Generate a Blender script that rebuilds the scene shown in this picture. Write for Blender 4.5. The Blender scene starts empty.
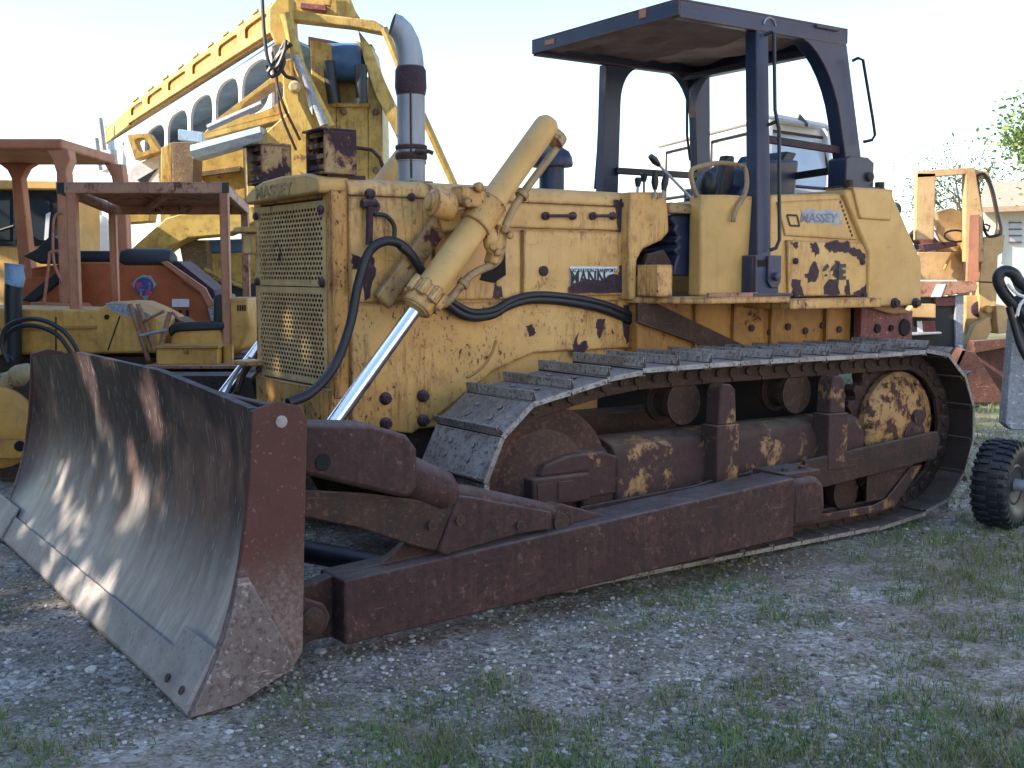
import bpy, bmesh, math, random
from mathutils import Vector, Matrix, noise
random.seed(7)
scene = bpy.context.scene
COL = scene.collection
PI = math.pi
R = math.radians

# ------------------------------------------------------------------ camera and the two working frames
CAM_H = 1.5
FOC = 1145.0                       # focal length in pixels of a 1024 px wide picture
PITCH = math.atan((384 - 273) / FOC)
YAW = R(55.4)                      # machine axis, measured from the viewing direction
ROT = PI / 2 - YAW
# world: x right, y away from the camera, z up; the bulldozer is built in its own frame (x to its rear, y to its far side)

def _ray(px, py):
    r = (px - 512) / FOC; u = -(py - 384) / FOC
    return r, math.cos(PITCH) + u * math.sin(PITCH), u * math.cos(PITCH) - math.sin(PITCH)

def U(px, py, D):                  # a point of the yard D metres away from the photographer
    r, f, u = _ray(px, py); t = D / f
    return Vector((r * t, D, CAM_H + u * t))

def S(px, py, y):                  # a point on the bulldozer's lengthwise plane y
    r, f, u = _ray(px, py)
    vx = f * math.cos(YAW) + r * math.sin(YAW); vy = f * math.sin(YAW) - r * math.cos(YAW)
    t = y / vy
    return Vector((t * vx, y, CAM_H + u * t))

def G(px, py):                     # a point on the ground
    r, f, u = _ray(px, py); t = -CAM_H / u
    return Vector((r * t, f * t, 0))

# ------------------------------------------------------------------ mesh builder
ORG = {}
class MB:
    def __init__(s): s.v = []; s.f = []
    def add(s, vs, fs):
        n = len(s.v); s.v += [Vector(p) for p in vs]; s.f += [tuple(i + n for i in q) for q in fs]; return s
    def box(s, x0, x1, y0, y1, z0, z1):
        return s.add([(x0,y0,z0),(x1,y0,z0),(x1,y1,z0),(x0,y1,z0),(x0,y0,z1),(x1,y0,z1),(x1,y1,z1),(x0,y1,z1)],
                     [(3,2,1,0),(4,5,6,7),(0,1,5,4),(1,2,6,5),(2,3,7,6),(3,0,4,7)])
    def obox(s, c, size, M=None):
        hx, hy, hz = [a / 2 for a in size]; M = M or Matrix.Identity(3); c = Vector(c)
        b = MB().box(-hx, hx, -hy, hy, -hz, hz)
        return s.add([c + M @ p for p in b.v], b.f)
    def bar(s, a, b, w, h, up=(0,0,1)):
        a = Vector(a); b = Vector(b); d = (b - a); L = d.length; d.normalize(); up = Vector(up)
        if abs(d.dot(up)) > .98: up = Vector((0,1,0))
        sd = d.cross(up).normalized(); up = sd.cross(d).normalized()
        M = Matrix((d, sd, up)).transposed()
        return s.obox((a + b) / 2, (L, w, h), M)
    def prism(s, poly, axis, a0, a1):
        def m(p, a):
            return {'y': (p[0], a, p[1]), 'x': (a, p[0], p[1]), 'z': (p[0], p[1], a)}[axis]
        n = len(poly)
        return s.add([m(p, a0) for p in poly] + [m(p, a1) for p in poly],
                     [tuple(range(n)), tuple(range(2*n-1, n-1, -1))] + [(i, (i+1) % n, n + (i+1) % n, n + i) for i in range(n)])
    def slab(s, pts, vec):
        pts = [Vector(p) for p in pts]; vec = Vector(vec); n = len(pts)
        return s.add(pts + [p + vec for p in pts],
                     [tuple(range(n)), tuple(range(2*n-1, n-1, -1))] + [(i, (i+1) % n, n + (i+1) % n, n + i) for i in range(n)])
    def tube(s, pts, r, n=10, caps=True):
        pts = [Vector(p) for p in pts]; m = len(pts)
        rs = r if isinstance(r, (list, tuple)) else [r] * m
        t0 = (pts[1] - pts[0]).normalized()
        ref = Vector((0,0,1)) if abs(t0.z) < .9 else Vector((1,0,0))
        nrm = t0.cross(ref).normalized(); vs = []; fs = []
        for i, p in enumerate(pts):
            t = (pts[min(i+1, m-1)] - pts[max(i-1, 0)]).normalized()
            nrm = (nrm - t * nrm.dot(t)).normalized(); b = t.cross(nrm)
            for k in range(n):
                a = 2 * PI * k / n
                vs.append(p + (nrm * math.cos(a) + b * math.sin(a)) * rs[i])
        for i in range(m - 1):
            for k in range(n):
                fs.append((i*n + k, i*n + (k+1) % n, (i+1)*n + (k+1) % n, (i+1)*n + k))
        if caps: fs += [tuple(range(n-1, -1, -1)), tuple(range((m-1)*n, m*n))]
        return s.add(vs, fs)
    def cyl(s, a, b, r0, r1=None, n=20):
        return s.tube([a, b], [r0, r0 if r1 is None else r1], n)
    def lathe(s, prof, o, d, n=32):               # prof: (radius, height along d)
        o = Vector(o); d = Vector(d).normalized()
        ref = Vector((0,0,1)) if abs(d.z) < .9 else Vector((1,0,0))
        a = d.cross(ref).normalized(); b = d.cross(a); vs = []; fs = []; m = len(prof)
        for r, h in prof:
            for k in range(n):
                t = 2 * PI * k / n
                vs.append(o + d * h + (a * math.cos(t) + b * math.sin(t)) * max(r, 1e-4))
        for i in range(m - 1):
            for k in range(n):
                fs.append((i*n + k, i*n + (k+1) % n, (i+1)*n + (k+1) % n, (i+1)*n + k))
        fs += [tuple(range(n-1, -1, -1)), tuple(range((m-1)*n, m*n))]
        return s.add(vs, fs)
    def ball(s, c, r, n=12):
        c = Vector(c); rr = r if isinstance(r, (tuple, list)) else (r, r, r); vs = []; fs = []; m = n // 2
        for i in range(m + 1):
            ph = PI * i / m
            for k in range(n):
                t = 2 * PI * k / n; q = max(math.sin(ph), 1e-3)
                vs.append(c + Vector((rr[0]*q*math.cos(t), rr[1]*q*math.sin(t), rr[2]*math.cos(ph))))
        for i in range(m):
            for k in range(n): fs.append((i*n + k, i*n + (k+1) % n, (i+1)*n + (k+1) % n, (i+1)*n + k))
        return s.add(vs, fs)
    def sheet(s, grid, vec):                      # a grid of points given thickness along vec
        m = len(grid); n = len(grid[0]); vec = Vector(vec)
        vs = [Vector(p) for row in grid for p in row]; N = len(vs); vs = vs + [p + vec for p in vs]; fs = []
        for i in range(m - 1):
            for k in range(n - 1):
                q = (i*n+k, i*n+k+1, (i+1)*n+k+1, (i+1)*n+k); fs += [q, tuple(N + j for j in reversed(q))]
        rim = [k for k in range(n)] + [i*n + n-1 for i in range(1, m)] + [(m-1)*n + k for k in range(n-2, -1, -1)] + [i*n for i in range(m-2, 0, -1)]
        for a, b in zip(rim, rim[1:] + rim[:1]): fs.append((a, b, N + b, N + a))
        return s.add(vs, fs)
    def holed(s, quad, vec, inset=(.15,.15,.15,.15), power=3.0, n=24, cx=.5):
        """a four-cornered plate with one rounded opening; inset = left, right, bottom, top shares"""
        A, B, C, D = [Vector(p) for p in quad]; vec = Vector(vec)
        def bl(u, v): return (A*(1-u) + B*u)*(1-v) + (D*(1-u) + C*u)*v
        l, r, b, t = inset; o = []; i = []
        for k in range(n):
            a = 2 * PI * (k + .5) / n; c, q = math.cos(a), math.sin(a)
            m = max(abs(c), abs(q)); o.append((.5 + .5*c/m, .5 + .5*q/m))
            sc = (abs(c)**power + abs(q)**power) ** (-1/power)
            i.append((l + (1-l-r)*(.5 + .5*c*sc), b + (1-b-t)*(.5 + .5*q*sc)))
        # put exact corners on the outer loop
        for cu, cv in ((0,0),(1,0),(1,1),(0,1)):
            j = min(range(n), key=lambda q: (o[q][0]-cu)**2 + (o[q][1]-cv)**2); o[j] = (cu, cv)
        vs = [bl(*p) for p in o] + [bl(*p) for p in i]; N = 2*n
        vs += [p + vec for p in vs]; fs = []
        for k in range(n):
            k2 = (k+1) % n
            fs += [(k, k2, n+k2, n+k), (N+k2, N+k, N+n+k, N+n+k2), (n+k, n+k2, N+n+k2, N+n+k), (k2, k, N+k, N+k2)]
        return s.add(vs, fs)
    def build(s, name, mat, parent=None, bevel=0, smooth=38, org=None, uv=None):
        o = Vector(org) if org is not None else (ORG[parent.name] if parent else Vector((0,0,0)))
        me = bpy.data.meshes.new(name)
        me.from_pydata([p - o for p in s.v], [], s.f)
        bm = bmesh.new(); bm.from_mesh(me); bmesh.ops.recalc_face_normals(bm, faces=bm.faces[:]); bm.to_mesh(me); bm.free()
        me.materials.append(mat)
        if smooth:
            me.shade_smooth(); me.set_sharp_from_angle(angle=R(smooth))
        ob = bpy.data.objects.new(name, me); COL.objects.link(ob); ORG[ob.name] = o
        if parent: ob.parent = parent
        elif org is not None: ob.location = o
        if bevel:
            b = ob.modifiers.new('bevel', 'BEVEL'); b.width = bevel; b.segments = 2; b.limit_method = 'ANGLE'; b.angle_limit = R(40)
        return ob

def tag(o, label=None, cat=None, group=None, kind=None):
    if label: o['label'] = label
    if cat: o['category'] = cat
    if group: o['group'] = group
    if kind: o['kind'] = kind
    return o
def thing(name, label, cat, org, rotz=0, loc=None, group=None):
    o = bpy.data.objects.new(name, None); COL.objects.link(o); o.empty_display_size = .2
    o.location = loc if loc is not None else org; o.rotation_euler = (0, 0, rotz); ORG[o.name] = Vector(org)
    return tag(o, label, cat, group)
def dup(o, parent):
    c = o.copy(); COL.objects.link(c); c.parent = parent; ORG[c.name] = ORG[o.name]; return c
def arc(cx, cy, r, a0, a1, n):
    return [(cx + r*math.cos(R(a0 + (a1-a0)*i/n)), cy + r*math.sin(R(a0 + (a1-a0)*i/n))) for i in range(n+1)]
def spline(pts, k=6):
    pts = [Vector(p) for p in pts]; out = []
    P = [2*pts[0]-pts[1]] + pts + [2*pts[-1]-pts[-2]]
    for i in range(1, len(P)-2):
        for j in range(k):
            t = j/k; a, b, c, d = P[i-1], P[i], P[i+1], P[i+2]
            out.append(.5*((2*b) + (c-a)*t + (2*a-5*b+4*c-d)*t*t + (3*b-a-3*c+d)*t**3))
    return out + [pts[-1]]
def lettering(txt, size, mat, parent, name, o, right, up, bold=0.0, thick=.002, sx=1.0):
    """flat letters standing on a surface: o = lower left corner, in the parent's frame"""
    cu = bpy.data.curves.new(name, 'FONT'); cu.body = txt; cu.size = size; cu.extrude = thick; cu.offset = bold
    t = bpy.data.objects.new(name, cu); COL.objects.link(t)
    dg = bpy.context.evaluated_depsgraph_get(); dg.update()
    me = bpy.data.meshes.new_from_object(t.evaluated_get(dg)); bpy.data.objects.remove(t)
    rt = Vector(right).normalized(); u = Vector(up).normalized(); nn = rt.cross(u)
    og = ORG[parent.name]; o = Vector(o)
    for v in me.vertices:
        p = v.co.copy(); v.co = o - og + rt*p.x*sx + u*p.y + nn*(p.z + thick)
    me.materials.clear(); me.materials.append(mat)
    ob = bpy.data.objects.new(name, me); COL.objects.link(ob); ob.parent = parent; ORG[ob.name] = og
    return ob

# ------------------------------------------------------------------ materials
class NT:
    def __init__(s, name):
        s.m = bpy.data.materials.new(name); s.m.use_nodes = True; s.t = s.m.node_tree; s.n = s.t.nodes
        s.b = s.n['Principled BSDF']; s.co = s.n.new('ShaderNodeTexCoord')
    def link(s, a, b): s.t.links.new(a, b)
    def set(s, node, key, val):
        if isinstance(val, (int, float)): node.inputs[key].default_value = val
        elif isinstance(val, (tuple, list)): node.inputs[key].default_value = tuple(val) + ((1,) if len(val) == 3 and node.inputs[key].type == 'RGBA' else ())
        else: s.link(val, node.inputs[key])
    def coord(s, scale=(1,1,1), rot=(0,0,0), loc=(0,0,0), kind='Object'):
        mp = s.n.new('ShaderNodeMapping'); s.link(s.co.outputs[kind], mp.inputs[0])
        mp.inputs['Scale'].default_value = scale; mp.inputs['Rotation'].default_value = rot; mp.inputs['Location'].default_value = loc
        return mp.outputs[0]
    def noise(s, scale, detail=4, rough=.55, vec=None, dist=0):
        x = s.n.new('ShaderNodeTexNoise'); x.inputs['Scale'].default_value = scale; x.inputs['Detail'].default_value = detail
        x.inputs['Roughness'].default_value = rough; x.inputs['Distortion'].default_value = dist
        s.link(vec if vec is not None else s.co.outputs['Object'], x.inputs['Vector']); return x.outputs['Fac']
    def voro(s, scale, vec=None, feature='F1', out='Distance', rand=1):
        x = s.n.new('ShaderNodeTexVoronoi'); x.feature = feature; x.inputs['Scale'].default_value = scale; x.inputs['Randomness'].default_value = rand
        s.link(vec if vec is not None else s.co.outputs['Object'], x.inputs['Vector']); return x.outputs[out]
    def ramp(s, f, stops):
        x = s.n.new('ShaderNodeValToRGB'); e = x.color_ramp.elements
        while len(e) < len(stops): e.new(.5)
        for k, (p, c) in zip(e, stops):
            k.position = p; k.color = (c, c, c, 1) if isinstance(c, (int, float)) else tuple(c) + (1,)
        s.link(f, x.inputs[0]); return x.outputs[0]
    def mix(s, fac, a, b, mode='MIX'):
        x = s.n.new('ShaderNodeMix'); x.data_type = 'RGBA'; x.blend_type = mode
        for k, val in ((0, fac), (6, a), (7, b)):
            if isinstance(val, (int, float)) : x.inputs[k].default_value = val if k == 0 else (val, val, val, 1)
            elif isinstance(val, (tuple, list)): x.inputs[k].default_value = tuple(val) + (1,)
            else: s.link(val, x.inputs[k])
        return x.outputs[2]
    def math(s, op, a, b=0.0, clamp=False):
        x = s.n.new('ShaderNodeMath'); x.operation = op; x.use_clamp = clamp
        for k, val in ((0, a), (1, b)):
            if isinstance(val, (int, float)): x.inputs[k].default_value = val
            else: s.link(val, x.inputs[k])
        return x.outputs[0]
    def sep(s, vec=None):
        x = s.n.new('ShaderNodeSeparateXYZ'); s.link(vec if vec is not None else s.co.outputs['Object'], x.inputs[0]); return x.outputs
    def bump(s, h, strength=.3, dist=.01):
        x = s.n.new('ShaderNodeBump'); x.inputs['Strength'].default_value = strength; x.inputs['Distance'].default_value = dist
        s.link(h, x.inputs['Height']); s.link(x.outputs[0], s.b.inputs['Normal'])
    def out(s, color, rough=.6, metal=0.0, spec=None):
        s.set(s.b, 'Base Color', color); s.set(s.b, 'Roughness', rough); s.set(s.b, 'Metallic', metal)
        if spec is not None: s.b.inputs['Specular IOR Level'].default_value = spec
        return s.m

def edge_mask(t, rad=.012, both=False):
    """1 along sharp edges of the mesh, 0 on its flats"""
    b = t.n.new('ShaderNodeBevel'); b.samples = 3; b.inputs['Radius'].default_value = rad
    g = t.n.new('ShaderNodeNewGeometry'); v = t.n.new('ShaderNodeVectorMath'); v.operation = 'DOT_PRODUCT'
    t.link(b.outputs[0], v.inputs[0]); t.link(g.outputs['Normal'], v.inputs[1])
    return (t.ramp(v.outputs['Value'], [(.80,1),(.985,0)]), t.ramp(v.outputs['Value'], [(.90,1),(.9992,0)])) if both else t.ramp(v.outputs['Value'], [(.80,1),(.985,0)])
def dust_top(t, c, col=(.24,.205,.18), amt=.6):
    """dry dust lying on upward faces"""
    g = t.n.new('ShaderNodeNewGeometry'); z = t.sep(g.outputs['Normal'])[2]
    f = t.math('MULTIPLY', t.ramp(z, [(.35,0),(.85,1)]), t.ramp(t.noise(7,6,.65), [(.3,.25),(.62,1)]))
    return t.mix(t.math('MULTIPLY', f, amt), c, col)
def paint(name, base, rust=(.062,.024,.019), chips=.62, chip_scale=7.0, fine=.70, streak=.5, dirt=.35, rough=.55, fade=None, runs=(.20,.07,.03), edge=(.20,.065,.022), seed=0, wear=.8, dust=.3):
    """old enamel: fading, grime, rust runs, clustered chips down to dark rust with a rusty rim, worn edges"""
    t = NT(name); L = (seed*3.1, seed*1.7, seed*2.3)
    big = t.noise(1.6, 5, .6, t.coord(loc=L)); mid = t.noise(6, 6, .6, t.coord(loc=L)); n40 = t.noise(42, 5, .65, t.coord(loc=L))
    f = fade or tuple(min(1, c*1.18 + .02) for c in base)
    c = t.mix(t.ramp(big, [(.3,0),(.7,1)]), tuple(x*.84 for x in base), f)
    c = t.mix(t.math('MULTIPLY', t.ramp(mid, [(.45,0),(.72,1)]), dirt), c, tuple(x*.40 for x in base))
    # hairline grime, drawn down by rain
    gr = t.noise(1, 7, .75, t.coord((42,42,11), loc=L)); c = t.mix(t.math('MULTIPLY', t.ramp(gr, [(.54,0),(.74,1)]), dirt*.55), c, tuple(x*.45 for x in base))
    # rust runs, drawn out downwards, in the damp areas
    st = t.noise(1, 7, .74, t.coord((30,30,3.6), loc=L)); area = t.ramp(t.noise(2.1, 4, .55, t.coord(loc=(5,3,L[0]))), [(.44,0),(.60,1)])
    c = t.mix(t.math('MULTIPLY', t.math('MULTIPLY', t.ramp(st, [(.50,0),(.66,1)]), area), streak), c, runs)
    bl = t.math('MULTIPLY', t.ramp(t.noise(13,7,.65,t.coord(loc=L)), [(.55,0),(.70,1)]), area); c = t.mix(t.math('MULTIPLY', bl, min(1,streak*.7)), c, runs)
    # scratches
    sc = t.noise(1, 3, .5, t.coord((9,9,60), rot=(.4,.7,.2), loc=L))
    c = t.mix(t.math('MULTIPLY', t.ramp(sc, [(.68,0),(.72,1)]), .25), c, rust)
    # large flakes, roughened by the fine noise; small chips cluster where the paint is damp
    n = t.math('ADD', t.noise(chip_scale, 10, .68, t.coord((1,1,.8), loc=L), .25), t.math('MULTIPLY', t.math('SUBTRACT', n40, .5), .10))
    rim = t.ramp(n, [(chips-.05,0),(chips-.004,1)]); ch = t.ramp(n, [(chips-.004,0),(chips+.022,1)])
    n2 = t.math('ADD', t.noise(chip_scale*5.5, 7, .65, t.coord((1,1,.6), loc=L)), t.math('MULTIPLY', t.math('SUBTRACT', mid, .5), .35))
    ch2 = t.ramp(n2, [(fine-.008,0),(fine+.035,1)]); rim2 = t.ramp(n2, [(fine-.07,0),(fine,1)])
    em, wide = edge_mask(t, .026, True); c = t.mix(t.math('MULTIPLY', t.math('MULTIPLY', wide, t.ramp(t.math('ADD', st, t.math('MULTIPLY', mid, .6)), [(.72,0),(.92,1)])), streak*.8 if streak < 1.2 else 1), c, runs)
    ew = t.math('MULTIPLY', t.ramp(t.math('ADD', t.math('MULTIPLY', em, .42), n40), [(.74,0),(.80,1)]), wear)
    c = t.mix(t.math('MULTIPLY', t.math('MAXIMUM', rim, t.math('MULTIPLY', rim2, .7)), .7), c, edge)
    rc = t.mix(t.noise(30, 5, .65), tuple(x*.55 for x in rust), tuple(x*1.9 for x in rust))
    allch = t.math('MAXIMUM', t.math('MAXIMUM', ch, ch2), ew); c = t.mix(allch, c, rc)
    if dust: c = dust_top(t, c, (.30,.25,.19), dust)
    h = t.math('ADD', t.math('MULTIPLY', allch, -.7), t.math('MULTIPLY', t.noise(55, 4), .25))
    t.bump(t.math('ADD', h, t.math('MULTIPLY', t.noise(3.2,2), 1.6)), .4, .006)
    return t.out(c, t.ramp(allch, [(0, rough),(1,.9)]))

def metal_rust(name, a, b, c3, scale=5, rough=.7, metal=0.0, bump=.4, streak=0.0, dust=.55):
    """rusty steel in three tones with gouges, rubbed edges, runs and dust on its upper faces"""
    t = NT(name)
    n = t.noise(scale, 9, .68); m = t.noise(scale*9, 6, .68); q = t.noise(38, 6, .7)
    c = t.mix(t.ramp(n, [(.36,0),(.62,1)]), a, b)
    c = t.mix(t.math('MULTIPLY', t.ramp(m, [(.50,0),(.64,1)]), .75), c, c3)
    c = t.mix(t.math('MULTIPLY', t.ramp(t.math('ADD', q, t.math('MULTIPLY', n, .3)), [(.74,0),(.80,1)]), .55), c, tuple(min(1,x*2.6+.02) for x in b))
    if streak: c = t.mix(t.math('MULTIPLY', t.ramp(t.noise(1, 6, .68, t.coord((34,34,2.0))), [(.48,0),(.66,1)]), streak), c, c3)
    g = t.ramp(t.noise(1, 3, .5, t.coord((5,70,40), rot=(.3,.15,.1))), [(.67,0),(.70,1)]); c = t.mix(t.math('MULTIPLY', g, .35), c, tuple(min(1,x*3) for x in b))
    em = edge_mask(t); c = t.mix(t.math('MULTIPLY', t.ramp(t.math('ADD', t.math('MULTIPLY', em, .4), q), [(.76,0),(.84,1)]), .7), c, tuple(min(1,x*2.2+.03) for x in b))
    c = dust_top(t, c, (.215,.18,.165), dust)
    t.bump(t.math('ADD', m, t.math('ADD', t.math('MULTIPLY', n, .8), t.math('MULTIPLY', g, -.5))), bump+.15, .006)
    return t.out(c, t.ramp(m, [(.3, max(.1, rough-.12)), (.7, min(1, rough+.12))]), metal, .35)

def plain(name, col, rough=.6, metal=0.0, var=.25, scale=8, bump=.12, spec=None):
    t = NT(name); n = t.noise(scale, 6, .6)
    c = t.mix(t.ramp(n, [(.3,0),(.7,1)]), tuple(x*(1-var) for x in col), tuple(min(1, x*(1+var)) for x in col))
    t.bump(t.noise(scale*6, 4), bump, .004)
    return t.out(c, t.ramp(n, [(.3, max(.05, rough-.08)), (.7, min(1, rough+.08))]), metal, spec)

M = {}
YEL = (.69,.355,.082)
M['yellow'] = paint('faded_ochre_paint', YEL, chips=.675, chip_scale=9, fine=.675, streak=.8, fade=(.76,.48,.185))
M['yellow_rough'] = paint('flaking_ochre_paint', YEL, chips=.655, chip_scale=10, fine=.645, streak=1.0, fade=(.76,.48,.185), seed=2)
M['yellow_door'] = paint('badly_flaked_ochre_paint', (.68,.36,.085), rust=(.06,.026,.03), chips=.68, chip_scale=8, fine=.70, streak=.8, fade=(.72,.45,.16), seed=5)
M['yellow_clean'] = paint('cream_ochre_paint', (.68,.38,.10), chips=.73, chip_scale=9, fine=.745, streak=.35, dirt=.25, fade=(.74,.46,.16), seed=3)
M['yellow_dirty'] = paint('grimy_ochre_paint', (.42,.19,.032), chips=.66, fine=.69, streak=.9, dirt=.6, fade=(.48,.24,.05), seed=4)
M['yellow_front'] = paint('rust_streaked_ochre_paint', (.62,.31,.07), chips=.62, chip_scale=11, fine=.62, streak=1.0, dirt=.5, runs=(.13,.03,.015), seed=6)
M['yellow_mount'] = paint('grimy_mount_paint', (.40,.25,.09), chips=.60, fine=.63, streak=.8, dirt=.9, seed=31)
M['boomshade'] = paint('boom_inside_shade', (.20,.29,.38), chips=.7, fine=.74, streak=.4, seed=32)  # shade inside the boom, put into the colour as darker blue-grey
M['boomorange'] = paint('boom_inside_orange', (.40,.19,.03), chips=.7, fine=.74, streak=.4, seed=33)
M['grille'] = paint('grille_ochre_paint', (.70,.45,.18), chips=.67, chip_scale=6, fine=.70, streak=.45, dirt=.4, rough=.7, fade=(.78,.57,.27), seed=8)
M['rust_box'] = paint('rusted_lamp_box_paint', (.40,.26,.10), rust=(.035,.017,.022), chips=.48, chip_scale=4, fine=.6, streak=.6, seed=9)
M['arm'] = metal_rust('oxide_brown_steel', (.047,.023,.021), (.078,.036,.031), (.032,.020,.019), 4, .75, 0, .4, .7)
M['idler'] = metal_rust('idler_rust', (.040,.022,.020), (.075,.035,.028), (.13,.085,.05), 4, .75)
M['arm_dark'] = metal_rust('dark_greasy_steel', (.026,.018,.016), (.055,.028,.022), (.085,.045,.030), 6, .7, 0, .4, .3)
M['frame_rust'] = paint('track_frame_rust', (.34,.19,.06), rust=(.050,.025,.022), chips=.43, chip_scale=6, fine=.56, streak=.6, dirt=.7, edge=(.10,.04,.025), dust=.45, seed=11)
M['drive'] = paint('final_drive_worn_paint', (.44,.25,.085), rust=(.06,.028,.02), chips=.53, chip_scale=11, fine=.60, streak=.4, dirt=.5, seed=12)
M['navy'] = paint('faded_navy_paint', (.008,.021,.060), rust=(.16,.075,.045), chips=.71, chip_scale=7, fine=.735, streak=.04, dirt=.4, fade=(.020,.043,.100), runs=(.11,.12,.14), edge=(.1,.06,.05), seed=13, rough=.45)
M['black'] = plain('black_rubber', (.016,.018,.022), .5, 0, .3, 12)
M['blackpaint'] = plain('black_enamel', (.014,.016,.020), .45, 0, .3, 10)
M['dark'] = plain('dark_recess_steel', (.012,.010,.010), .9)
M['seat'] = plain('navy_vinyl', (.020,.028,.060), .42, 0, .3, 9)
M['chrome'] = plain('hard_chrome', (.80,.82,.84), .14, 1.0, .04, 20, .02)
M['galv'] = None
def galv():
    t = NT('galvanised_sheet'); n = t.noise(5, 6, .6, t.coord((2,2,.6))); v = t.voro(60)
    c = t.mix(t.ramp(n, [(.3,0),(.7,1)]), (.24,.255,.28), (.38,.40,.43)); c = t.mix(t.math('MULTIPLY', t.ramp(t.noise(1,4,.6,t.coord((30,30,1.5))), [(.55,0),(.7,1)]), .5), c, (.2,.15,.11))
    t.bump(v, .1, .002); return t.out(c, .55, .25)
M['galv'] = galv()
M['sootpipe'] = metal_rust('sooty_pipe_steel', (.20,.215,.24), (.30,.315,.34), (.10,.10,.105), 6, .5, .2)
M['bandrust'] = metal_rust('dark_band_rust', (.030,.016,.026), (.05,.026,.036), (.07,.035,.035), 8, .7)
M['tan'] = plain('torn_headliner', (.50,.37,.31), .9, 0, .35, 3, .4)
M['brownliner'] = plain('perished_liner_foam', (.25,.175,.165), .95, 0, .4, 4, .5)
M['tanpipe'] = paint('ochre_pipe_paint', (.42,.29,.13), chips=.62, fine=.68, streak=.4, dirt=.5, seed=14)
M['redhitch'] = metal_rust('oxide_red_primer', (.17,.05,.045), (.23,.08,.072), (.09,.03,.03), 6, .65)
M['white'] = plain('white_enamel', (.74,.74,.72), .4, 0, .06, 3)
M['whitelet'] = plain('white_lettering', (.62,.66,.70), .5, 0, .1, 30)
M['blacklet'] = plain('black_lettering', (.012,.013,.018), .5)
M['bluegrey'] = plain('faded_blue_lettering', (.19,.20,.27), .6, 0, .5, 40)
M['greydecal'] = plain('worn_grey_sticker', (.36,.37,.36), .6, 0, .35, 30)
M['orange'] = paint('orange_red_paint', (.40,.085,.022), rust=(.09,.03,.02), chips=.69, fine=.72, streak=.35, dirt=.45, fade=(.46,.12,.035), runs=(.2,.05,.02), seed=15)
M['salmon'] = paint('faded_salmon_paint', (.47,.17,.08), rust=(.10,.035,.025), chips=.68, fine=.70, streak=.5, dirt=.35, fade=(.56,.25,.14), runs=(.22,.06,.03), seed=16)
M['salmon_dark'] = paint('rusty_canopy_paint', (.42,.19,.11), rust=(.11,.042,.03), chips=.60, chip_scale=9, fine=.62, streak=.7, dirt=.5, fade=(.54,.29,.19), seed=17)
M['ochre2'] = paint('second_tractor_ochre', (.68,.31,.045), chips=.70, fine=.72, streak=.5, dirt=.5, fade=(.72,.39,.09), seed=18)
M['craneyel'] = paint('crane_yellow_paint', (.52,.315,.045), rust=(.12,.06,.035), chips=.655, fine=.68, streak=1.0, dirt=.8, fade=(.58,.40,.11), seed=19)
M['cranewhite'] = paint('crane_white_paint', (.72,.72,.72), rust=(.25,.17,.12), chips=.70, fine=.72, streak=.8, dirt=.4, fade=(.70,.70,.70), runs=(.4,.3,.22), seed=20)
M['craneblue'] = paint('crane_blue_paint', (.22,.36,.55), rust=(.12,.09,.08), chips=.66, fine=.68, streak=.6, dirt=.4, fade=(.36,.50,.66), runs=(.12,.12,.14), seed=21)
M['motorblue'] = plain('blue_motor_paint', (.06,.13,.26), .5, 0, .3, 4)
M['brownpost'] = metal_rust('brown_weathered_steel', (.13,.085,.05), (.2,.13,.07), (.09,.055,.035), 4, .8)
M['greysteel'] = metal_rust('grey_painted_steel', (.26,.28,.31), (.33,.35,.38), (.14,.14,.15), 7, .6, 0, .5, .3)
M['loader'] = paint('loader_orange_yellow_paint', (.60,.34,.12), rust=(.13,.05,.03), chips=.68, fine=.70, streak=.5, dirt=.4, fade=(.66,.45,.22), seed=23)
M['bucket'] = metal_rust('bucket_rust', (.085,.038,.030), (.15,.065,.045), (.06,.03,.026), 3, .75)
M['panel'] = plain('black_green_panel', (.016,.022,.024), .6)
def glass(name, col, rough=.06):
    t = NT(name); n = t.noise(2.0, 4); c = t.mix(n, tuple(x*.7 for x in col), tuple(min(1,x*1.3) for x in col)); m = t.out(c, rough, 0, .6)
    return m

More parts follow.
